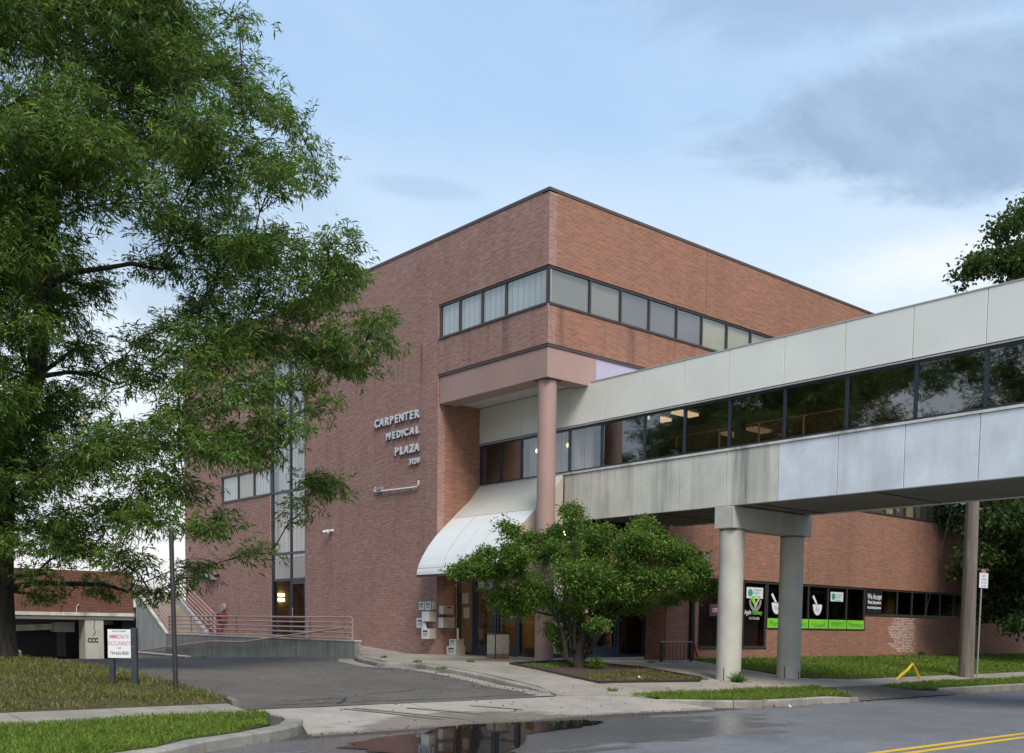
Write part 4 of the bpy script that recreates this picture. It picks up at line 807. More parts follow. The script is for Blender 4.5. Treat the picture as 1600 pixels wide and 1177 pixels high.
# ------------------------------------------------------------------ ramp wall, railing, stair, garage
XR = 18.0
rw = thing('ramp_wall', 'long weathered grey concrete wall of the ramp beside the brick side wall', 'wall')
def ztop(y): return -.345 if y > 41.6 else -.435+(y-28.2)/(41.6-28.2)*.09
segs = [28.2, 31.0, 34.0, 37.2, 40.0, 42.8]
for a, b in zip(segs, segs[1:]):
    MB().prism([(a+.004, -1.7), (b-.004, -1.7), (b-.004, ztop(b)), (a+.004, ztop(a))], 'x', XR, XR+.22).build('wall_panel', MT['wallc'], rw)
MB().prism([(28.18, ztop(28.2)+.002), (42.8, ztop(42.8)+.002), (42.8, ztop(42.8)+.04), (28.18, ztop(28.2)+.04)], 'x', XR-.015, XR+.24).build('capping', MT['conc'], rw)
rp = thing('ramp', 'concrete access ramp between the grey wall and the brick side wall', 'ramp'); MB().prism([(28.3, -1.5), (46, -1.5), (46, -.44), (34, -.44), (28.3, -.86)], 'x', XR+.222, XL-.004).build('ramp_slab', MT['pave'], rp)
lw = thing('low_wall', 'low pale concrete wall at the foot of the ramp by the sign', 'wall'); MB().prism([(39.3, -1.7), (45.9, -1.7), (45.9, -1.14), (39.3, -1.21)], 'x', 17.3, 17.5).build('wall_body', MT['wallc'], lw)
MB().prism([(39.29, -1.208), (45.9, -1.138), (45.9, -1.10), (39.29, -1.17)], 'x', 17.28, 17.52).build('capping', MT['conc'], lw)
rl = thing('ramp_railing', 'pinkish five-bar metal railing on top of the ramp wall', 'railing')
def zr(k, y): b0, b1 = ztop(28.5)+.10, ztop(42)+.10; lo = b0+(b1-b0)*(y-28.5)/13.5; return lo+k*.165
for k in range(5): MB().tube([(XR+.1, 28.55, zr(k, 28.55)), (XR+.1, 42.7, zr(k, 42.7))], .028, 8).build('bar', MT['rail'], rl)
for y in (28.55, 31.2, 34.0, 36.6, 38.9, 40.6, 42.7): MB().tube([(XR+.14, y, ztop(y)), (XR+.14, y, zr(4, y))], .025, 8).build('post', MT['rail'], rl)
hr = thing('handrail', 'single sloping pinkish handrail fixed along the outer face of the ramp wall', 'railing')
MB().tube([(XR-.09, 45.5, -1.12), (XR-.09, 42.3, -.86), (XR-.09, 38.3, -.58), (XR-.09, 35.6, -.56), (XR-.09, 28.6, .01)], .030, 8).build('bar', MT['rail'], hr)
for y, z in ((44, -1.0), (41, -.79), (38, -.58), (35.4, -.55), (32.5, -.31), (30, -.12), (28.65, .0)): MB().tube([(XR-.09, y, z), (XR+.02, y, max(-2, z-.07))], .014, 6).build('bracket', MT['rail'], hr)
st = thing('outdoor_stair', 'concrete outdoor stair climbing beside the brick wall to the parking deck', 'stair')
MB().prism([(42.802, -1.7), (46.0, -1.7), (46.0, 1.28), (45.6, 1.28), (42.802, -.34)], 'x', XR, XR+.25).build('side_wall', MT['stairw'], st)
MB().prism([(42.79, -.33), (45.6, 1.29), (45.95, 1.29), (45.95, 1.36), (45.55, 1.36), (42.79, -.25)], 'x', XR-.03, XR+.27).build('stringer_cap', MT['conc'], st)
nst = 9; z0s, z1s = -.44, 1.12
for k in range(nst):
    y = 43.0+k*.33; z = z0s+(z1s-z0s)*(k+1)/nst; MB().box(XR+.26, 19.75, y, 46.0, z-(z1s-z0s)/nst, z).build('step', MT['pave'], st)
MB().prism([(42.9, -.44), (46, -.44), (46, 1.45), (45.9, 1.45), (42.9, -.2)], 'x', 19.78, 20.0).build('side_wall', MT['stairw'], st); MB().box(19.2, 20.0, 46.0, 46.3, .9, 1.52).build('landing_curb', MT['conc'], st)
for (xx, lab, y0, z0_, y1, z1_) in ((XR+.1, 'sloping five-bar pinkish railing on the near side of the outdoor stair', 42.75, -.30, 46.0, 1.42), (19.9, 'sloping five-bar pinkish railing beside the brick wall', 42.2, -.32, 45.9, 1.35)):
    g_ = thing('stair_railing', lab, 'railing', 'pinkish railings of the outdoor stair')
    for k in range(5): dz = .10+k*.19; MB().tube([(xx, y0, z0_+dz), (xx, y1, z1_+dz)], .026, 8).build('bar', MT['rail'], g_)
    for f_ in (0, .33, .66, 1): y = y0+(y1-y0)*f_; z = z0_+(z1_-z0_)*f_; MB().tube([(xx+.03, y, z-.1), (xx+.03, y, z+.88)], .024, 8).build('post', MT['rail'], g_)
lr = thing('deck_railing', 'short upright white railing at the head of the outdoor stair', 'railing')
for x in np.arange(18.9, 20.3, .13): MB().box(x, x+.03, 46.5, 46.53, 1.2, 2.2).build('baluster', MT['whitep'], lr)
MB().box(18.85, 20.35, 46.49, 46.54, 2.2, 2.25).build('top_rail', MT['whitep'], lr)

pg = thing('parking_garage', 'two-level parking garage with red brick parapet over a dark concrete opening', 'garage')
YG = 46.0; GB = MT['brick_garage']
gx = [-70, -52, -34, -22, -10, -2, 4.5, 11.6, 17.9]
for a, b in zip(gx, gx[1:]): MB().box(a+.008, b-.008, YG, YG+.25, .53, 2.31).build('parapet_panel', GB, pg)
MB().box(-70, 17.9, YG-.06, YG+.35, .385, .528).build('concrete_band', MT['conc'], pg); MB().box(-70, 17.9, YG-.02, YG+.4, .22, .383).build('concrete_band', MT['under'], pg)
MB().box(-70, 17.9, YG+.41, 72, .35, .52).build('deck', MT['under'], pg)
for x in (15.79, 6.8, -2, -11, -20, -29, -38): MB().box(x, x+.78, YG+.01, YG+.8, -1.66, .218).build('column', MT['pier'], pg)
for x in (14.6, 12.3, 3.5, -4, -12, -20): MB().box(x, x+.7, 66, 66.8, -1.6, .34).build('column', MT['under'], pg)
MB().prism([(-8, -.95), (17.6, .16), (17.6, .52-.17), (15.9, .345), (15.9, .1), (-8, -.62)], 'y', 56.0, 56.4).build('ramp_beam', MT['conc'], pg) if False else None
MB().prism([(6, -.66), (15.3, -.20), (15.3, .05), (6, -.36)], 'y', 47.4, 47.7).build('ramp_beam', MT['conc'], pg); MB().box(14.9, 15.75, 47.2, 47.8, -.32, .10).build('ramp_head', MT['pier'], pg)
MB().prism([(16.2, -.05), (17.8, .06), (17.8, .22), (16.2, .16)], 'y', 47.4, 47.7).build('ramp_beam', MT['conc'], pg)
MB().prism([(-60, -1.6), (15.3, -1.6), (15.3, -.21), (6, -.67), (-60, -.9)], 'y', 48.2, 48.35).box(15.7, 18.0, 48.2, 48.35, -1.6, .1).build('ramp_wall', MT['black'], pg); MB().box(17.5, 18.2, 46.3, 72, -1.6, .34).build('side_wall', MT['black'], pg); MB().box(-60, 5.5, 71.5, 71.7, -1.6, .34).build('back_wall', MT['black'], pg)  # walls coloured black: the garage's inner shade is put into their colour
gf = thing('graffiti_mark', 'small black rounded graffiti letters on the garage column', 'graffiti'); textmesh('lettering', 'CCC', .27, MT['black'], gf, (15.88, YG-.0, -.75), 'Y', .002, offset=.012, sx=.78)
MB().tube([(16.2, YG-.004, .2), (16.15, YG-.004, -.1), (16.22, YG-.004, -.3), (16.12, YG-.004, -.45)], .012, 5).build('stain_line', MT['black'], gf)
cp = thing('conduit', 'short bent white conduit on the brick parapet of the garage', 'conduit'); MB().tube([(15.42, YG-.08, .40), (15.42, YG-.08, .78), (15.52, YG-.08, .88)], .02, 8).build('pipe', MT['conc'], cp)
bo = thing('bollard', 'short pink bollard beside the big tree trunk', 'bollard'); MB().tube([(12.09, 42.58, -1.6), (12.09, 42.58, -1.04), (12.09, 42.58, -.99)], [.115, .115, .07], 16).build('post', MT['rail'], bo, smooth=True)
vn = thing('white_van', 'white van parked on the deck behind the stair, seen through leaves', 'van')
MB().prism([(53, .9), (57.4, .9), (57.4, 2.75), (57.1, 2.9), (53.9, 2.9), (53.2, 2.3), (53, 1.9)], 'x', 20.4, 22.3).build('body', MT['box'], vn, bevel=.05); MB().prism([(53.22, 2.0), (53.86, 2.75), (53.84, 2.76), (53.18, 2.01)], 'x', 20.5, 22.2).build('windscreen', MT['t_glass'], vn)
for y in (54, 56.6):
    for x in (20.42, 22.1): MB().tube([(x, y, .87), (x+.18, y, .87)], .33, 18).build('wheel', MT['black'], vn)
MB().box(20.39, 20.398, 54.3, 55.3, 2.1, 2.7).build('side_window', MT['t_glass'], vn)
MB().box(18.2, 40, 46.2, 72, .35, .52).build('deck', MT['under'], pg) if False else None
dk = thing('parking_deck', 'concrete parking deck level behind the outdoor stair', 'deck'); MB().box(17.95, 40, 46.32, 72, .3, .52).build('deck_slab', MT['under'], dk)

# ------------------------------------------------------------------ signs, poles, rack
def P3(v): return Vector(v)
sn = thing('leasing_sign', 'white board sign reading IMMEDIATE OCCUPANCY on two blue-grey posts in the grass', 'sign')
A_ = Vector((7.11, 19.46, 0)); B_ = Vector((7.42, 19.19, 0)); ux = (B_-A_).normalized(); nz = Vector((ux.y, -ux.x, 0))
if nz.dot(Vector((7.2, 19.3, 0))) > 0: nz = -nz
def obox(mb, c, u, n, w, d, z0, z1):
    c = Vector(c); a = [c-u*w/2-n*d/2, c+u*w/2-n*d/2, c+u*w/2+n*d/2, c-u*w/2+n*d/2]; lo = [(p.x, p.y, z0) for p in a]; hi = [(p.x, p.y, z1) for p in a]
    mb.quad(*reversed(lo)); mb.quad(*hi)
    for i in range(4): mb.quad(lo[i], lo[(i+1) % 4], hi[(i+1) % 4], hi[i])
    return mb
obox(MB(), A_.lerp(B_, .5)+nz*.06, ux, nz, .42, .012, -.60, -.075).build('board', MT['whitep'], sn, bevel=.002)
obox(MB(), B_+ux*.05, ux, nz, .10, .10, -1.35, -.045).build('post', MT['postblue'], sn); obox(MB(), A_+ux*.045, ux, nz, .09, .09, -1.3, -.10).build('post', MT['postblue'], sn)
for z in (-.2, -.4): obox(MB(), B_+ux*.05+nz*.055, ux, nz, .015, .02, z, z+.015).build('bolt', MT['grey'], sn)
Rs = Matrix((ux, Vector((0, 0, 1)), nz)).transposed().to_4x4(); cs = A_.lerp(B_, .5)+nz*.0675
for s_, z, sz, mt, sx_ in (('Suites Available', -.125, .048, 'blueink', .85), ('IMMEDIATE', -.245, .108, 'redink', .66), ('OCCUPANCY', -.37, .108, 'redink', .63), ('Call', -.43, .042, 'blueink', .9), ('734-662-8000', -.54, .085, 'black', .72)):
    textmesh('lettering', s_, sz, MT[mt], sn, (cs.x, cs.y, z), extrude=0, align='CENTER', offset=.0008, sx=sx_, rot=Rs)
sp_ = thing('steel_pole', 'bare dark steel pole leaning slightly in the lawn beside the sign', 'pole'); MB().tube([(7.88, 18.31, -1.4), (7.93, 18.56, 1.73)], .042, 10).build('pole_shaft', MT['darksteel'], sp_)
up_ = thing('utility_pole', 'tall weathered grey wooden utility pole on the verge beyond the bridge', 'pole')
MB().tube([(33.2, 15.8, -1.6), (33.14, 15.8, 4.1), (33.1, 15.8, 10.0)], [.245, .20, .165], 18).build('pole_shaft', MT['wood'], up_, smooth=True)
MB().tube([(33.42, 15.72, -1.4), (33.36, 15.70, 3.0), (33.3, 15.68, 5)], .025, 6).build('cable_guard', MT['darksteel'], up_)
psn = thing('parking_sign', 'small white parking sign on a thin post against the wooden pole', 'sign')
MB().tube([(33.58, 15.62, -1.4), (33.62, 15.62, 2.1)], .028, 8).build('post', MT['grey'], psn); MB().box(33.40, 34.0, 15.585, 15.60, 1.50, 1.98).build('board', MT['whitep'], psn, bevel=.003)
MB().prism([(33.7+.14*math.cos(a), 1.99+.12*math.sin(a)) for a in np.linspace(0, math.pi, 9)], 'y', 15.588, 15.598).build('red_topper', MT['redink'], psn)
for k, (s_, sz) in enumerate((('NO', .13), ('STOPPING', .08), ('ANY TIME', .08), ('THIS SIDE', .07))): textmesh('lettering', s_, sz, MT['blueink'], psn, (33.70, 15.583, 1.84-k*.1), 'Y', 0, 'CENTER')
gy = thing('guy_wire', 'bright yellow plastic guard on the guy wire slanting from the verge', 'guard')
MB().tube([(29.0, 15.9, -1.38), (29.3, 15.9, -1.22), (29.65, 15.9, -1.08), (29.93, 15.9, -.90)], [.04, .05, .045, .035], 10).build('guard', MT['yellow'], gy, smooth=True); MB().tube([(30.4, 15.9, -1.34), (30.2, 15.9, -1.15), (29.95, 15.9, -.90)], [.03, .035, .03], 10).build('guard_leg', MT['yellow'], gy, smooth=True)
MB().tube([(29.95, 15.9, -.90), (33.1, 15.85, 6.8)], .003, 5).build('wire', MT['darksteel'], gy)
bk = thing('bike_rack', 'thin dark metal hoop rack with upright bars in front of the brick corner', 'rack')
yb = 21.45; MB().tube([(24.85, yb, -1.0), (24.85, yb, -.33), (26.3, yb, -.33), (26.3, yb, -1.0)], .022, 8).build('hoop', MT['grey'], bk)
MB().box(24.80, 24.90, yb-.03, yb+.03, -1.0, -.36).box(26.24, 26.34, yb-.03, yb+.03, -1.0, -.36).build('end_post', MT['darksteel'], bk)
for k in range(1, 8): MB().tube([(24.85+k*.18, yb, -.93), (24.85+k*.18, yb, -.34)], .008, 6).build('bar', MT['darksteel'], bk)
MB().tube([(24.85, yb, -.97), (26.3, yb, -.97)], .015, 6).tube([(24.9, yb, -.98), (25.25, yb-.35, -1.0)], .03, 6).build('foot', MT['black'], bk)

# ------------------------------------------------------------------ vegetation
def mesh_np(name, V, F, mat, parent=None, smooth=False):
    me = bpy.data.meshes.new(name); nv, nf = len(V), len(F); k = F.shape[1]
    me.vertices.add(nv); me.vertices.foreach_set('co', V.astype(np.float32).ravel()); me.loops.add(nf*k); me.loops.foreach_set('vertex_index', F.astype(np.int32).ravel())
    me.polygons.add(nf); me.polygons.foreach_set('loop_start', np.arange(0, nf*k, k, dtype=np.int32)); me.polygons.foreach_set('loop_total', np.full(nf, k, dtype=np.int32))
    me.update(); me.materials.append(mat); o = bpy.data.objects.new(name, me); COL.objects.link(o)
    if parent: o.parent = parent
    return o
def unit(a): return a/np.maximum(1e-9, np.linalg.norm(a, axis=-1, keepdims=True))
def leaves(base_, dirs, length, width, droop=0.0, curl=.25, fold=2):
    """each leaf: a bent strip of quads from base along dir, drooping"""
    n = len(base_); d = unit(dirs); side = unit(np.cross(d, unit(rng.normal(size=(n, 3))+np.array([0, 0, .8])))); L = length[:, None] if hasattr(length, '__len__') else length
    W = (width[:, None] if hasattr(width, '__len__') else width)
    pts = []; p = base_.copy(); dd = d.copy()
    prof_ = {2: (.25, 1.0, .15), 1: (.8, .8)}[fold]
    for k in range(fold+1):
        pts.append((p-side*W*prof_[k]/2, p+side*W*prof_[k]/2)); p = p+dd*L/fold; dd = unit(dd+np.array([0, 0, -droop])+rng.normal(size=(n, 3))*curl*.3)
    V = np.stack([q for pr in pts for q in pr], 1).reshape(-1, 3); m_ = 2*(fold+1); i = np.arange(n)[:, None]*m_
    F = np.concatenate([i+np.array([[2*k, 2*k+1, 2*k+3, 2*k+2]]) for k in range(fold)], 1).reshape(-1, 4)
    return V, F
def curve_pts(a, b, n, sag, jit):
    a = np.array(a, float); b = np.array(b, float); L = np.linalg.norm(b-a); out = []
    for k in range(n+1):
        t_ = k/n; p = a+(b-a)*t_; p = p+np.array([0, 0, sag*L*math.sin(math.pi*t_)]); 
        if 0 < k < n: p = p+rng.normal(size=3)*jit*L
        out.append(p)
    return out
# axes of a tree's own frame as one looks at it from the street
rx_ = np.array([math.sin(yaw), -math.cos(yaw), 0]); fx_ = np.array([math.cos(yaw), math.sin(yaw), 0]); uz_ = np.array([0, 0, 1.])
def make_tree(name, label, cat, foot, trunk_pts, trunk_r, clumps, leaf, bark, twig_n, spray, group=None, sub=7, hub=None, branch_r=.05, leafn=14, dropb=.0):
    """clumps: (lateral, up, depth, radius) from the foot; limbs grow from the trunk to each clump, twigs and leaves fill it"""
    t_ = thing(name, label, cat, group); foot = np.array(foot, float)
    W = lambda p: foot+rx_*p[0]+uz_*p[1]+fx_*p[2]
    tb_ = MB(); tp = [W(p) for p in trunk_pts]; tb_.tube(tp, trunk_r, 16)
    tips = []; BV = []; nodes = [(p, r) for p, r in zip(tp[1:], trunk_r[1:])]
    order = sorted(clumps, key=lambda c: (c[0]**2+c[2]**2)**.5+abs(c[1])*.15); lm = MB()
    for c in order:
        cen = W(c[:3]); best = None
        for (p, r) in nodes:
            d = np.linalg.norm(cen-p); cost = d + (2.0*max(0, p[2]-cen[2]) if True else 0) + .8*(.12/max(r, .02))**.5
            if best is None or cost < best[0]: best = (cost, p, r, d)
        _, p0, r0, d = best; n_ = max(3, int(d/.6)); pts = curve_pts(p0, cen, n_, .10*(1 if cen[2] > p0[2] else .6), .035)
        r1 = max(.016, min(r0*.72, .022*d+.02)); r2 = max(.012, r1*.45); rr_ = [r1+(r2-r1)*k/n_ for k in range(n_+1)]
        lm.tube(pts, rr_, 7); nodes += [(q, s_) for q, s_ in zip(pts[1:], rr_[1:])]
        k_ = max(3, int(sub*c[3]))
        for s_ in range(k_):
            v = rng.normal(size=3); v /= np.linalg.norm(v); rad = c[3]*rng.uniform(.45, 1.0)
            e = cen+rx_*v[0]*rad*1.05+fx_*v[1]*rad*1.05+uz_*v[2]*rad*.62; st_ = pts[rng.integers(max(1, n_//2), n_+1)]
            q = curve_pts(st_, e, 3, .06, .06); lm.tube(q, [.013, .010, .008, .005], 4, cap=False); tips.append((q, c[3]))
    tr = tb_.build('trunk', bark, t_, smooth=True); lo = lm.build('limbs', bark, tr, smooth=True, fix=False)
    # twig bases are scattered round the sub-branches
    per = max(2, int(twig_n/len(tips))); B = []; D = []
    for q, cr_ in tips:
        q = np.array(q); kk = rng.integers(1, 4, per); tt = rng.uniform(0, 1, per)[:, None]
        pb = q[kk-1]*(1-tt)+q[kk]*tt; o_ = rng.normal(size=(per, 3))*np.array([1, 1, .55])*spray*(.5+.5*cr_); B.append(pb+o_); D.append(unit(o_+(q[3]-q[0])*.4+rng.normal(size=(per, 3))*.2))
    B = np.concatenate(B); D = np.concatenate(D); return t_, B, D
# --- the honey locust on the left lawn (lateral, up, depth, radius in metres)
PXM = 66.4
def px_clumps(lst, fx0, fy0, k, dspread):
    out = []
    for (x, y, r_, *dd) in lst:
        out.append(((x-fx0)/k, (fy0-y)/k, dd[0] if dd else rng.uniform(-dspread, dspread), max(.22, r_/k)))
    return out
LC = [(70, 500, 75, -2.9), (30, 440, 70, -2.9), (130, 470, 60, -2.6), (125, 560, 45, -2.2), (45, 600, 60, -2.6), (95, 665, 60, -2.6), (285, 565, 28), (235, 600, 20), (330, 500, 40), (20, 520, 60, -2.9), (280, 690, 30), (250, 800, 34), (30, 700, 55, -2.2), (65, 620, 45, -2.4), (40, 540, 55, -2.4), (85, 470, 55, -2.4), (110, 390, 60, -2.2), (150, 580, 22), (180, 640, 18), (250, 620, 12), (205, 505, 20), (120, 660, 45), (180, 690, 38), (215, 740, 40), (560, 450, 22), (500, 440, 36), (590, 495, 9), (410, 400, 50), (440, 180, 30), (330, 110, 40), (300, 60, 12), (230, 35, 60), (60, 860, 30), (120, 860, 30), (555, 545, 20), (505, 640, 18), (470, 720, 26), (300, 640, 18), (335, 400, 60), (420, 480, 45), (470, 470, 40), (360, 500, 38), (300, 440, 36), (430, 620, 42), (360, 590, 40), (360, 680, 45), (440, 540, 42), (510, 530, 32), (470, 350, 40), (250, 480, 14), (350, 310, 60), (420, 700, 40), (270, 760, 36), (30, 480, 60), (95, 520, 45), (20, 640, 60), (112, 620, 32), (60, 730, 60), (150, 745, 45), (20, 790, 60), (92, 830, 48), (45, 855, 36), (135, 815, 42), (178, 545, 20), (20, 400, 70), (150, 430, 50), (60, 20, 90), (150, 30, 90), (235, 75, 60), (275, 45, 30), (275, 15, 14), (60, 130, 100), (170, 150, 90), (290, 150, 75), (365, 140, 45), (402, 112, 16), (90, 250, 95), (215, 250, 90), (325, 240, 70), (415, 232, 50), (462, 200, 22), (440, 300, 45), (476, 312, 16), (60, 360, 85), (180, 360, 80), (300, 350, 70), (395, 370, 50), (478, 396, 45), (538, 420, 25), (430, 440, 45), (515, 478, 42), (572, 490, 20), (350, 440, 35), (40, 460, 60), (150, 450, 35), (250, 420, 30), (538, 560, 38), (478, 538, 40), (395, 560, 40), (330, 545, 32), (490, 610, 30), (25, 590, 45), (95, 560, 22), (60, 690, 55), (150, 700, 50), (240, 700, 36), (320, 700, 42), (390, 640, 45), (455, 680, 48), (497, 738, 24), (400, 730, 45), (325, 770, 40), (100, 775, 50), (200, 800, 45), (282, 830, 32), (150, 858, 38), (232, 878, 34), (110, 898, 16), (165, 918, 20), (378, 826, 24), (415, 858, 9), (250, 926, 14), (318, 900, 12), (458, 776, 16), (340, 620, 22), (225, 560, 14), (200, 640, 14), (300, 480, 18), (355, 845, 14), (300, 880, 14), (60, 930, 10),
      (420, 160, 10), (570, 470, 12), (585, 500, 10), (440, 500, 30), (240, 330, 60), (130, 320, 70), (360, 300, 55), (250, 180, 70), (120, 80, 80), (470, 240, 16)]
cl = [(a, b, c, r_*1.12) for a, b, c, r_ in px_clumps(LC, 5.8, 1030, PXM, 2.6)]
cl += [(a-.6, b, c+rng.choice([-2.8, 2.8]), r_*.9) for (a, b, c, r_) in px_clumps([(x, y, r_) for x, y, r_ in [q[:3] for q in LC] if r_ > 55 and y < 420], 5.8, 1030, PXM, .8)]
for k in range(30):    # the side of the crown outside the frame
    a = rng.uniform(0, 1)*math.pi*2; cl.append((-rng.uniform(.8, 7.6), rng.uniform(4.2, 15.5), rng.uniform(-5, 5), rng.uniform(.8, 1.5)))
for k in range(16): cl.append((rng.uniform(-3, 4.0), rng.uniform(14.2, 17.5), rng.uniform(-3, 3), rng.uniform(.9, 1.4)))
lt, B, D = make_tree('honey_locust', 'large feathery green locust tree leaning over the left lawn beside the sign', 'tree', (7.17, 26.41, -.86),
    [(-.15, -.25, 0), (-.15, 0, 0), (-.12, .5, 0), (-.1, 1.6, 0), (-.05, 3.0, .05), (.0, 4.4, .1), (.3, 5.4, .2), (.75, 6.6, .3), (1.1, 8.6, .2), (1.3, 11, .1), (1.3, 14.0, 0)], [.62, .50, .40, .345, .32, .33, .28, .23, .18, .12, .04], cl, MT['l_locust'], MT['bark'], 31000, .34, sub=13)
n = len(B); kf = 11
bb = np.repeat(B, kf, 0)+rng.normal(size=(n*kf, 3))*np.array([.07, .07, .05]); az = rng.uniform(0, 2*math.pi, n*kf)
dd = np.repeat(D, kf, 0)*.8+np.stack([np.cos(az), np.sin(az), rng.uniform(-.9, .35, n*kf)], 1)*.75
V, F = leaves(bb, dd, rng.uniform(.07, .24, n*kf), rng.uniform(.020, .044, n*kf), .5)
mesh_np('crown', V, F, MT['l_locust'], lt)
# --- small crab apple in the planting bed
KM = 57.2
SC = [(720, 898, 20), (757, 900, 34), (798, 872, 34), (790, 828, 9), (812, 842, 14), (848, 862, 42), (885, 812, 14), (890, 796, 7), (870, 830, 16), (930, 842, 44), (985, 848, 38), (1002, 818, 10), (1035, 862, 34), (1020, 835, 12), (895, 900, 58), (968, 912, 58), (1035, 908, 42), (1085, 898, 18), (1112, 912, 15), (1080, 925, 16), (1062, 868, 22), (828, 922, 44), (778, 938, 26), (892, 958, 30), (958, 952, 24), (855, 986, 14), (800, 958, 16), (1006, 946, 20), (1075, 885, 14), (905, 1002, 9), (880, 1010, 7), (918, 985, 9), (760, 868, 12), (742, 880, 14), (930, 975, 10), (1055, 935, 12)]
cl = px_clumps(SC, 903, 1045, KM, 1.1)
ct, B, D = make_tree('crab_apple', 'small spreading crab apple tree in the planting bed before the entrance', 'tree', (20.2, 20.4, -1.06),
    [(0, -.1, 0), (0, .0, 0), (.0, .35, 0), (.02, .6, 0), (.15, .95, 0), (.35, 1.25, .05), (.5, 1.6, .1)], [.22, .17, .14, .13, .10, .08, .05], cl, MT['l_crab'], MT['bark2'], 10500, .18, sub=20)
n = len(B); kf = 8
bb = np.repeat(B, kf, 0)+rng.normal(size=(n*kf, 3))*.06; dd = np.repeat(D, kf, 0)*.6+rng.normal(size=(n*kf, 3))*.6+np.array([0, 0, .05])
V, F = leaves(bb, dd, rng.uniform(.045, .12, n*kf), rng.uniform(.025, .055, n*kf), .25)
mesh_np('crown', V, F, MT['l_crab'], ct)
sm_ = MB()
for k, (a, b, c) in enumerate(((-.35, 1.3, .1), (-.9, 1.75, -.2), (.9, 1.4, .3), (-.15, 1.5, -.2))):
    p0 = np.array([20.2, 20.4, -.95]); e = p0+rx_*a+uz_*b+fx_*c; sm_.tube(curve_pts(p0+rng.normal(size=3)*.04, e, 5, -.05, .03), [.09, .075, .06, .05, .04, .03], 8)
sm_.build('stems', MT['bark2'], ct, smooth=True)
# --- maple on the right
KR = 1635.1/43.1
RC = [(1577, 345, 18), (1560, 365, 14), (1528, 382, 20), (1590, 398, 30), (1540, 428, 30), (1500, 430, 20), (1468, 462, 7), (1603, 448, 40), (1482, 446, 12), (1560, 520, 60), (1600, 600, 70), (1540, 640, 60), (1610, 700, 80), (1550, 740, 60), (1500, 802, 24), (1560, 828, 55), (1605, 800, 60), (1532, 880, 34), (1492, 880, 24), (1476, 898, 12), (1592, 900, 52), (1570, 945, 32), (1562, 978, 16), (1542, 958, 9), (1592, 962, 20), (1700, 420, 80), (1760, 560, 100), (1720, 700, 90), (1780, 820, 90), (1690, 860, 70), (1680, 520, 80), (1650, 380, 50), (1860, 700, 80), (1660, 930, 50), (1530, 820, 40), (1580, 870, 50)]
cl = [(a, b, c, r_*1.15) for a, b, c, r_ in px_clumps(RC, 1659, 1041, KR, 2.0)]; cl += [(a, b, c+rng.choice([-2.2, 2.2]), r_) for (a, b, c, r_) in cl if r_ > 1.2]
mt_, B, D = make_tree('maple_tree', 'dark green broad-leaved maple behind the wooden pole at the right edge', 'tree', (45.4, 17.6, -1.26),
    [(.3, -.2, 0), (.3, 0, 0), (.3, .6, 0), (.35, 2.5, 0), (.4, 5, 0), (.45, 8, 0), (.2, 12, 0), (-.6, 15.5, 0)], [.5, .40, .34, .30, .27, .2, .13, .05], cl, MT['l_maple'], MT['bark2'], 16000, .34, sub=10)
n = len(B); kf = 6
bb = np.repeat(B, kf, 0)+rng.normal(size=(n*kf, 3))*.15; dd = rng.normal(size=(n*kf, 3))*.7+np.array([0, 0, -.25])
V, F = leaves(bb, dd, rng.uniform(.11, .21, n*kf), rng.uniform(.09, .16, n*kf), .3)
mesh_np('crown', V, F, MT['l_maple'], mt_)
# left locusts stand where bridge glass reflects trees; street maples and block are added
def copy_tree(src, off, rz, label, sc=1.0):
    c = src.copy(); COL.objects.link(c); c['label'] = label; c['group'] = 'street trees outside the frame'; c.location = off; c.rotation_euler = (0, 0, rz); c.scale = (sc, sc, sc)
    for ch in src.children:
        d = ch.copy(); COL.objects.link(d); d.parent = c
        for g in ch.children: e = g.copy(); COL.objects.link(e); e.parent = d
    return c
def off_for(foot, target, rz, sc=1.0): v = Matrix.Rotation(rz, 3, 'Z') @ (Vector(foot)*sc); return Vector(target)-v
F0 = (7.17, 26.41, -.86)
for (tx, ty, rz, sc, lab) in ((-7, 31, 2.0, .95, 'locust tree on the left lawn behind the first, outside the frame'), (-18, 26, 4.1, 1.05, 'second locust tree further along the left lawn, outside the frame'), (-4, 50-8.5, 5.2, .8, 'locust tree before the garage, outside the frame')):
    copy_tree(lt, off_for(F0, (tx, ty, -1.0), rz, sc), rz, lab, sc)
F1 = (45.4, 17.6, -1.26)  # unseen maples added across the street to darken what the shop glass reflects
for (tx, ty, rz, sc, lab) in ((14, -11, 1.0, .75, 'unseen maple added at the left of the row across the street to darken reflections'), (34, -10.5, 2.6, .8, 'unseen maple added across the street beyond the bridge to darken reflections'), (46, -10.5, 3.9, .85, 'unseen maple added across the street farther right to darken reflections'), (60, -11, 5.4, .9, 'fourth unseen maple added across the street to darken reflections'), (84, -10, .6, .9, 'fifth unseen maple added across the street to darken reflections'), (104, -10, 1.9, .95, 'last unseen maple added across the street to darken reflections')):
    copy_tree(mt_, off_for(F1, (tx, ty, -1.5), rz, sc), rz, lab, sc)
ob = thing('unseen_opposite_block', 'unseen brick block at the bridge end, stretched along the street to darken window reflections', 'building')  # unseen block, made long so that the shop windows reflect less sky
MB().box(14, 175, -26, -14.02, -1.6, 8.2).build('wall', MT['brick_garage'], ob); MB().box(13.95, 175.05, -26.05, -13.97, 8.202, 8.4).build('coping', MT['coping'], ob)
for k in range(18):
    x = 28+k*2.5; f_ = MB().box(x, x+1.6, -14.01, -13.95, 4.7, 5.9).build('window_frame', MT['frame'], ob); MB().box(x+.06, x+1.54, -13.948, -13.94, 4.76, 5.84).build('window_pane', MT['t_glass'], f_)

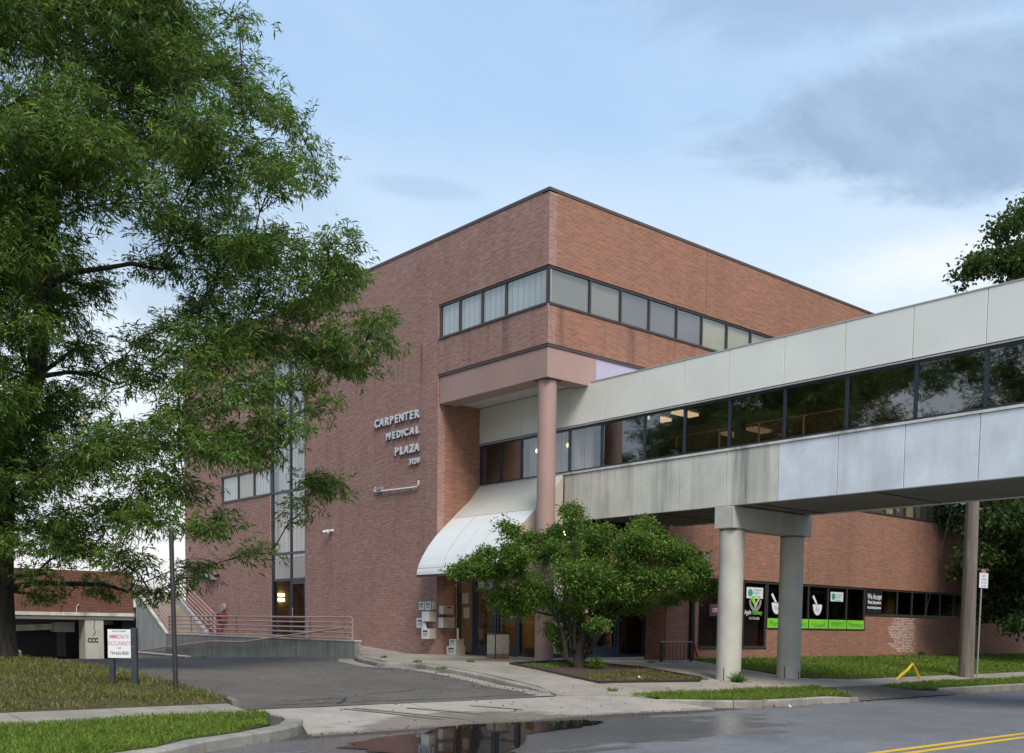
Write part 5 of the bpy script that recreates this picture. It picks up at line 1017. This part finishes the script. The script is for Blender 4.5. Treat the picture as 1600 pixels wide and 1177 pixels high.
# ------------------------------------------------------------------ grass, weeds, litter
def pip(poly, X, Y):
    ins = np.zeros(len(X), bool); j = len(poly)-1
    for i in range(len(poly)):
        xi, yi = poly[i]; xj, yj = poly[j]; c = ((yi > Y) != (yj > Y)) & (X < (xj-xi)*(Y-yi)/(yj-yi+1e-12)+xi); ins ^= c; j = i
    return ins
def grass(name, poly, hf, dens, ln, wd_, mat, patch=.5):
    xs = [p[0] for p in poly]; ys_ = [p[1] for p in poly]; A = (max(xs)-min(xs))*(max(ys_)-min(ys_)); n = int(A*dens)
    X = rng.uniform(min(xs), max(xs), n); Y = rng.uniform(min(ys_), max(ys_), n); k = pip(poly, X, Y); X, Y = X[k], Y[k]
    q = np.sin(X*2.1+np.cos(Y*1.7)*2)+np.sin(Y*3.3+X*.9)+rng.normal(size=len(X))*1.2; k = q > -.9-1.9*patch; X, Y, q = X[k], Y[k], q[k]
    Z = np.array([hf(a, b) for a, b in zip(X, Y)]); B = np.stack([X, Y, Z], 1); n = len(B)
    d = rng.normal(size=(n, 3))*.45; d[:, 2] = 1; L = ln*rng.uniform(.5, 1.25, n)*(1+.18*np.clip(q, -1, 2))
    V, F = leaves(B, d, L, wd_*rng.uniform(.7, 1.3, n), .35); o = mesh_np(name, V, F, mat); o['kind'] = 'stuff'; return o
grass('grass', [(-1, 11.2), (2, 11.4), (3.9, 11.72), (4.95, 12.22), (5.6, 12.85), (6.5, 13.28), (7.4, 14.0), (8.1, 15.3), (8.0, 15.5), (-1, 15.5)], lambda x, y: h_lawn(x, y)+.01, 1900, .075, .012, MT['l_grass'], .6)
grass('grass', [(-1, 16.55), (8.15, 16.55), (8.35, 17.7), (8.3, 20.2), (8.0, 24), (7.4, 28.3), (3, 30), (-1, 30)], lambda x, y: h_lawn(x, y)+.025, 620, .075, .016, MT['l_dry'], .12)
grass('grass', [(17.4, 14.6), (18.2, 13.98), (18.8, 13.56), (22.5, 13.47), (23.4, 14.4), (23.8, 15.25), (18.4, 15.5), (16.9, 15.45)], lambda x, y: h_strip(x, y)-.01, 1500, .085, .013, MT['l_grass'], .7)
grass('grass', [(26.5, 13.95), (48, 13.9), (48, 15.1), (28.2, 15.2), (26.3, 14.9)], lambda x, y: h_strip(x, y)-.01, 900, .085, .018, MT['l_grass'], .7)
grass('grass', [(25.9, 16.95), (27.2, 16.3), (56, 16.35), (56, 22.0), (26.95, 22.0), (26.6, 21.0), (25.95, 19.2)], lambda x, y: base(y)+.01, 380, .085, .027, MT['l_grass'], .8)
grass('ground_cover', [(18.0, 17.5), (21.9, 17.2), (22.1, 19.6), (20.3, 19.2), (18.3, 18.6)], lambda x, y: base(y)+.01, 900, .06, .016, MT['l_dry'], .5)
grass('ground_cover', [(18.7, 21.3), (20.8, 21.9), (22.1, 20.2), (20.9, 20.9), (19.3, 20.6)], lambda x, y: base(y)+.01, 500, .06, .016, MT['l_grass'], .5)
grass('grass', [(-1, 11.25), (3.9, 11.75), (5.0, 12.3), (5.7, 12.95), (7.3, 14.0), (8.0, 15.3), (-1, 15.6)], lambda x, y: h_lawn(x, y)+.01, 420, .055, .016, MT['l_dry'], .1)
grass('grass', [(-1, 16.6), (8.1, 16.6), (8.2, 20.2), (7.3, 27.5), (-1, 30)], lambda x, y: h_lawn(x, y)+.025, 70, .10, .016, MT['l_grass'], .2)
grass('grass', [(17.6, 14.5), (18.9, 13.6), (22.5, 13.5), (23.8, 15.3), (17, 15.5)], lambda x, y: h_strip(x, y)-.01, 350, .07, .016, MT['l_dry'], .1)
def weed(x, y, z, r_, h_, n, label, mat='l_grass'):
    r_ = min(r_, .09); n = max(n, 70)
    B = np.array([x, y, z])+rng.normal(size=(n, 3))*np.array([r_, r_, 0])*.5; d = rng.normal(size=(n, 3))*.7; d[:, 2] = 1
    V, F = leaves(B, d, h_*rng.uniform(.5, 1.2, n), rng.uniform(.02, .035, n), .5); o = mesh_np('weed', V, F, MT[mat]); tag(o, label, 'weed', 'weeds growing from paving joints'); return o
weed(22.32, 16.65, -1.33, .16, .34, 110, 'bushy green weed at the foot of the near concrete column', 'l_crab')
weed(17.0, 16.1, base(16.1), .22, .12, 70, 'low weeds at the left tip of the grass island')
weed(16.6, 22.9, base(22.9), .25, .10, 60, 'thin weeds along the kerb bend before the entrance'); weed(17.2, 25.4, base(25.4), .2, .10, 50, 'sparse weeds in the paving near the ramp end'); weed(18.2, 22.6, base(22.6), .3, .09, 60, 'sparse weeds in the joint before the litter bin')
weed(15.9, 20.9, base(20.9), .12, .1, 30, 'small weed tuft on the driveway kerb'); weed(24.2, 21.3, base(21.3), .25, .10, 50, 'low weeds beside the bike rack foot')
weed(17.7, 38.6, h_drive(17, 38.6), .25, .35, 70, 'green weed against the grey ramp wall', 'l_crab'); weed(41.9, 21.85, -.93, .6, .3, 90, 'scrubby weeds at the foot of the brick wall', 'l_dry')
weed(20.6, 20.1, -1.05, .2, .38, 150, 'yellow-green shoots beside the crab apple trunk', 'l_grass'); weed(18.9, 13.5, -1.5, .12, .12, 40, 'tuft of weed in the gap between kerb stones')
def grit(name, x0, x1, y0, y1, n, hf, mat, sz):
    X = rng.uniform(x0, x1, n); Y = rng.uniform(y0, y1, n); B = np.stack([X, Y, [hf(a, b) for a, b in zip(X, Y)]], 1); d = rng.normal(size=(n, 3)); d[:, 2] = .05
    V, F = leaves(B, d, rng.uniform(.3, 1, n)*sz, rng.uniform(.3, 1, n)*sz*.7, 0, fold=1); o = mesh_np(name, V, F, mat); o['kind'] = 'stuff'
grit('grit', 5.6, 17.0, 13.0, 13.9, 900, lambda x, y: max(-1.612, h_ap(x, y)+.014), MT['soil'], .035)
grit('grit', 17.5, 45, 13.0, 13.28, 900, lambda x, y: -1.612, MT['soil'], .03)
grit('grit', 14.6, 16.0, 16.0, 23.0, 500, lambda x, y: h_drive(x, y)+.014, MT['soil'], .04)
# fallen leaves and small litter scattered on paving and road edge
n = 520; X = np.concatenate([rng.uniform(9, 24, 250), rng.uniform(8.2, 15.5, 150), rng.uniform(17, 30, 120)]); Y = np.concatenate([rng.uniform(13.4, 17, 250), rng.uniform(16.5, 26, 150), rng.uniform(13.2, 13.7, 120)])
def hh(x, y):
    if 15.6 < x and y > 15.2: return base(y)+.02
    if y < 15.9: return max(-1.615, h_ap(x, y)+.012)
    return h_drive(x, y)+.008
B = np.stack([X, Y, [hh(a, b) for a, b in zip(X, Y)]], 1); d = rng.normal(size=(n, 3)); d[:, 2] = .12
V, F = leaves(B, d, rng.uniform(.03, .06, n), rng.uniform(.02, .035, n), .0); o = mesh_np('fallen_leaves', V, F, MT['l_dry']); o['kind'] = 'stuff'
for (x, y, w, m_, lab) in ((19.0, 13.2, .09, 'red', 'crumpled red wrapper lying by the kerb gap'), (19.45, 13.1, .10, 'whitep', 'crumpled white cup lying by the kerb gap'), (19.9, 17.9, .10, 'whitep', 'white paper scrap on the grass of the planting bed')):
    z = -1.615 if y < 14 else base(y)+.03; m2 = MB(); m2.quad((x, y, z), (x+w, y+.02, z+.01), (x+w*.9, y+w*.7, z+.05), (x+.01, y+w*.6, z+.03)); m2.quad((x, y, z), (x+.01, y+w*.6, z+.03), (x+.03, y+w*.3, z+.07)); m2.quad((x+w, y+.02, z+.01), (x+w*.9, y+w*.7, z+.05), (x+.03, y+w*.3, z+.07))
    tag(m2.build('litter_scrap', MT[m_], None, fix=False), lab, 'litter')
